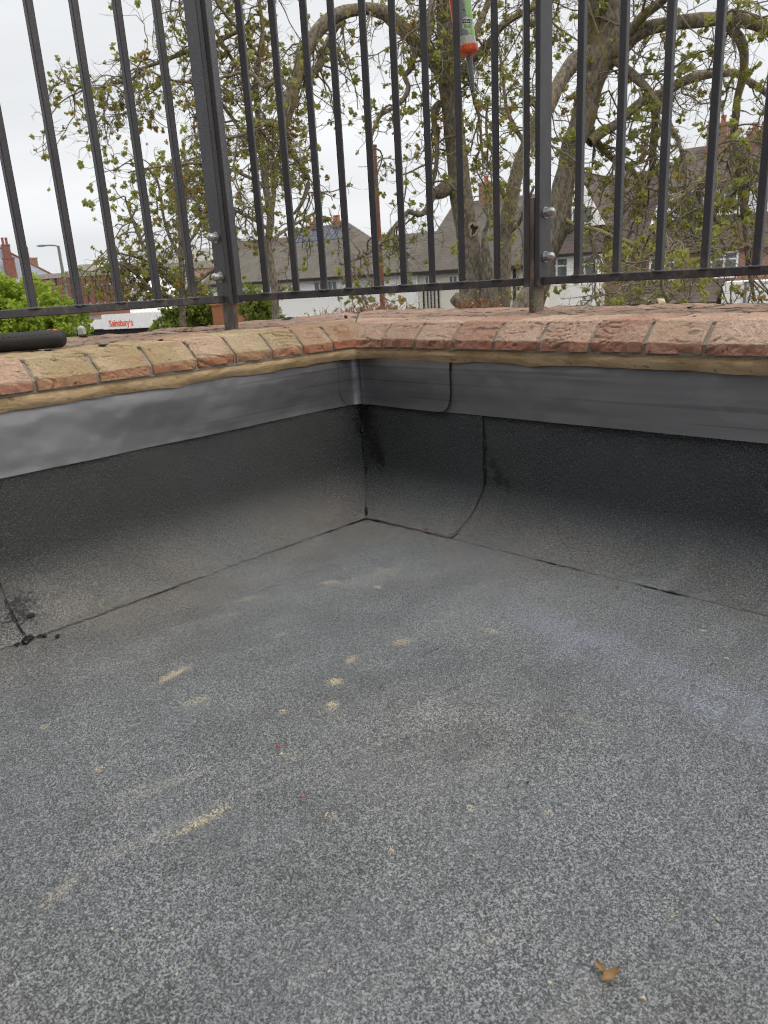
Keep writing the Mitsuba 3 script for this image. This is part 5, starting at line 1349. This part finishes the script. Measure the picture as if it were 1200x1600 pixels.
for h_ in (0.010, 0.018, 0.026, 0.034, 0.042, 0.050):
    for sgn in (-1, 1):
        b0 = S0 + np.array([0.001, -0.004, h_])
        d_ = unit(np.array([sgn * 1.0, -0.25, rs.uniform(-0.3, 0.5)]))
        l_ = rs.uniform(0.010, 0.017); n_s = np.array([0, -0.5, 0.35])
        Vv = np.array([b0, b0 + d_ * l_ * 0.55 + n_s * l_ * 0.28, b0 + d_ * l_, b0 + d_ * l_ * 0.55 - n_s * l_ * 0.28])
        put(sp, 'leaf', trimesh.Trimesh(Vv, [(0, 1, 2), (0, 2, 3)], process=False), 'sprig_leaf')

# debris on the felt
def leaf_flake(c, L, Wd, rot, seed, curl):
    """A torn, curled flake of dead leaf."""
    g = np.random.default_rng(seed)
    a, b = np.meshgrid(np.linspace(-1, 1, 15), np.linspace(-1, 1, 11), indexing='ij')
    wid = Wd * (1 - 0.75 * np.abs(a) ** 2.2) * (1 + 0.35 * (meshkit.noise(np.stack([a * 3 + seed, b * 0 + np.sign(b), 0 * a], -1)) - 0.5))
    x, y = a * L + 0.12 * L * b, b * wid
    z = curl * ((b * 0.9) ** 2 + 0.55 * a * a * np.sign(a + 0.3)) + 0.10 * L * (meshkit.fbm(np.stack([a * 2, b * 2, 0 * a + seed], -1), 3) - 0.5)
    V = np.stack([x, y, z - z.min()], -1)
    top = grid_mesh(V)
    bot = grid_mesh(V - np.array([0, 0, 0.0004])); bot.invert()
    m = join([top, bot])
    m.apply_transform(trimesh.transformations.rotation_matrix(rot, (0, 0, 1)))
    m.apply_translation(c)
    return m


one('leaf_scrap', 'orange brown leaf scrap on the felt near the bottom right', 'leaf', join([leaf_flake((0.1665, 0.481, 0.0015), 0.0085, 0.0046, 0.35, 4, 0.0042), leaf_flake((0.1600, 0.4905, 0.0015), 0.0052, 0.0030, 2.0, 5, 0.0025)]), 'leaf_brown')
one('stone_chip', 'cream stone chip on the felt just below the leaf scrap', 'stone', lump((0.186, 0.459, 0.002), 0.0034, 7, 0.7, (1, 0.8)), 'cream_chip')
one('brick_chip', 'red brick chip lying mid roof on the felt', 'brick chip', lump((-0.114, 0.736, 0.002), 0.0036, 8, 0.5, (1.4, 0.8)), 'red_chip')
one('brick_chip', 'small round red brick chip above the other on the felt', 'brick chip', lump((-0.155, 0.839, 0.002), 0.0032, 9, 0.8), 'red_chip')
one('brick_chip', 'pink brick chip lodged in the lap seam by the corner piece', 'brick chip', lump((0.098, 1.672, 0.004), 0.0065, 10, 0.5, (1.4, 0.8), 0.3), 'red_chip')
one('bitumen_chip', 'black bitumen chip lying on the open felt', 'chip', lump((0.148, 0.737, 0.002), 0.0036, 11, 0.5, (1.5, 0.8), 0.5), 'dark_lump')
one('bitumen_chip', 'black bitumen chip on the left upstand by the lap', 'chip', lump((-0.655, 1.262, 0.020), 0.0075, 12, 0.5, (1.5, 0.8), 0.5), 'dark_lump')
one('wood_chip', 'tan wood chip by the right lap seam', 'wood chip', lump((0.424, 1.277, 0.002), 0.0042, 13, 0.4, (1.6, 0.7), 0.2), 'leaf_brown')
one('wood_chip', 'tan wood chip on the bluish patch of felt at right', 'wood chip', lump((0.498, 0.997, 0.002), 0.0036, 14, 0.4, (1.6, 0.7), 2.7), 'saw_grain')
one('wood_chip', 'pale wood chip right of the bluish patch near the lap', 'wood chip', lump((0.502, 1.087, 0.002), 0.0038, 15, 0.5, (1.5, 0.8)), 'cream_chip')
cr = []
spots = [(0.028, .483), (-.205, .51), (-.004, .744), (-.279, .563), (-.230, .548), (-.149, .823), (.073, .524), (.115, .479), (.1, .786), (.323, .764), (-.071, .503), (.162, .575), (.071, .628), (.279, .533), (-.56, 1.074)]
spots += [(rgd.uniform(-0.6, 0.7), rgd.uniform(0.42, 1.5)) for _ in range(25)]
for i, (x, y) in enumerate(spots):
    cr.append(lump((x, y, 0.0015), (0.0016 if i < 15 else 0.0010) * rgd.uniform(0.7, 1.4), i, 0.7, (rgd.uniform(0.8, 1.7), 1), rgd.uniform(0, 3), 1))
k = thing('crumbs', 'pale mortar crumbs scattered over the felt', 'crumbs', kind='stuff')
scene[k] = mikit.ply(join(cr), 'cream_chip', smooth=True)
gr_ = []
base = trimesh.creation.icosphere(0)
pts = []
for (sx, sy, ang, L, Wd, kk) in SMEARS:
    n = int(min(150, 26000 * L * Wd * 200 * kk * 0.2)) if kk > 0.5 else 8
    a = rgd.normal(0, 0.62, n) * L; b = rgd.normal(0, 0.62, n) * Wd
    pts.append(np.stack([sx + a * math.cos(ang) - b * math.sin(ang), sy + a * math.sin(ang) + b * math.cos(ang)], 1))
pts = np.vstack(pts)
n = len(pts)
V = np.asarray(base.vertices)[None] * (rgd.uniform(0.00030, 0.00080, (n, 1, 1)) * np.array([1.3, 1, 0.8])) + np.concatenate([pts, np.full((n, 1), 0.0012)], 1)[:, None]
F = (np.asarray(base.faces)[None] + (np.arange(n) * len(base.vertices))[:, None, None]).reshape(-1, 3)
k = thing('sawdust', 'pale yellow sawdust grains lying in smears on the felt', 'sawdust', kind='stuff')
scene[k] = mikit.ply(trimesh.Trimesh(V.reshape(-1, 3), F, process=False), 'saw_grain')
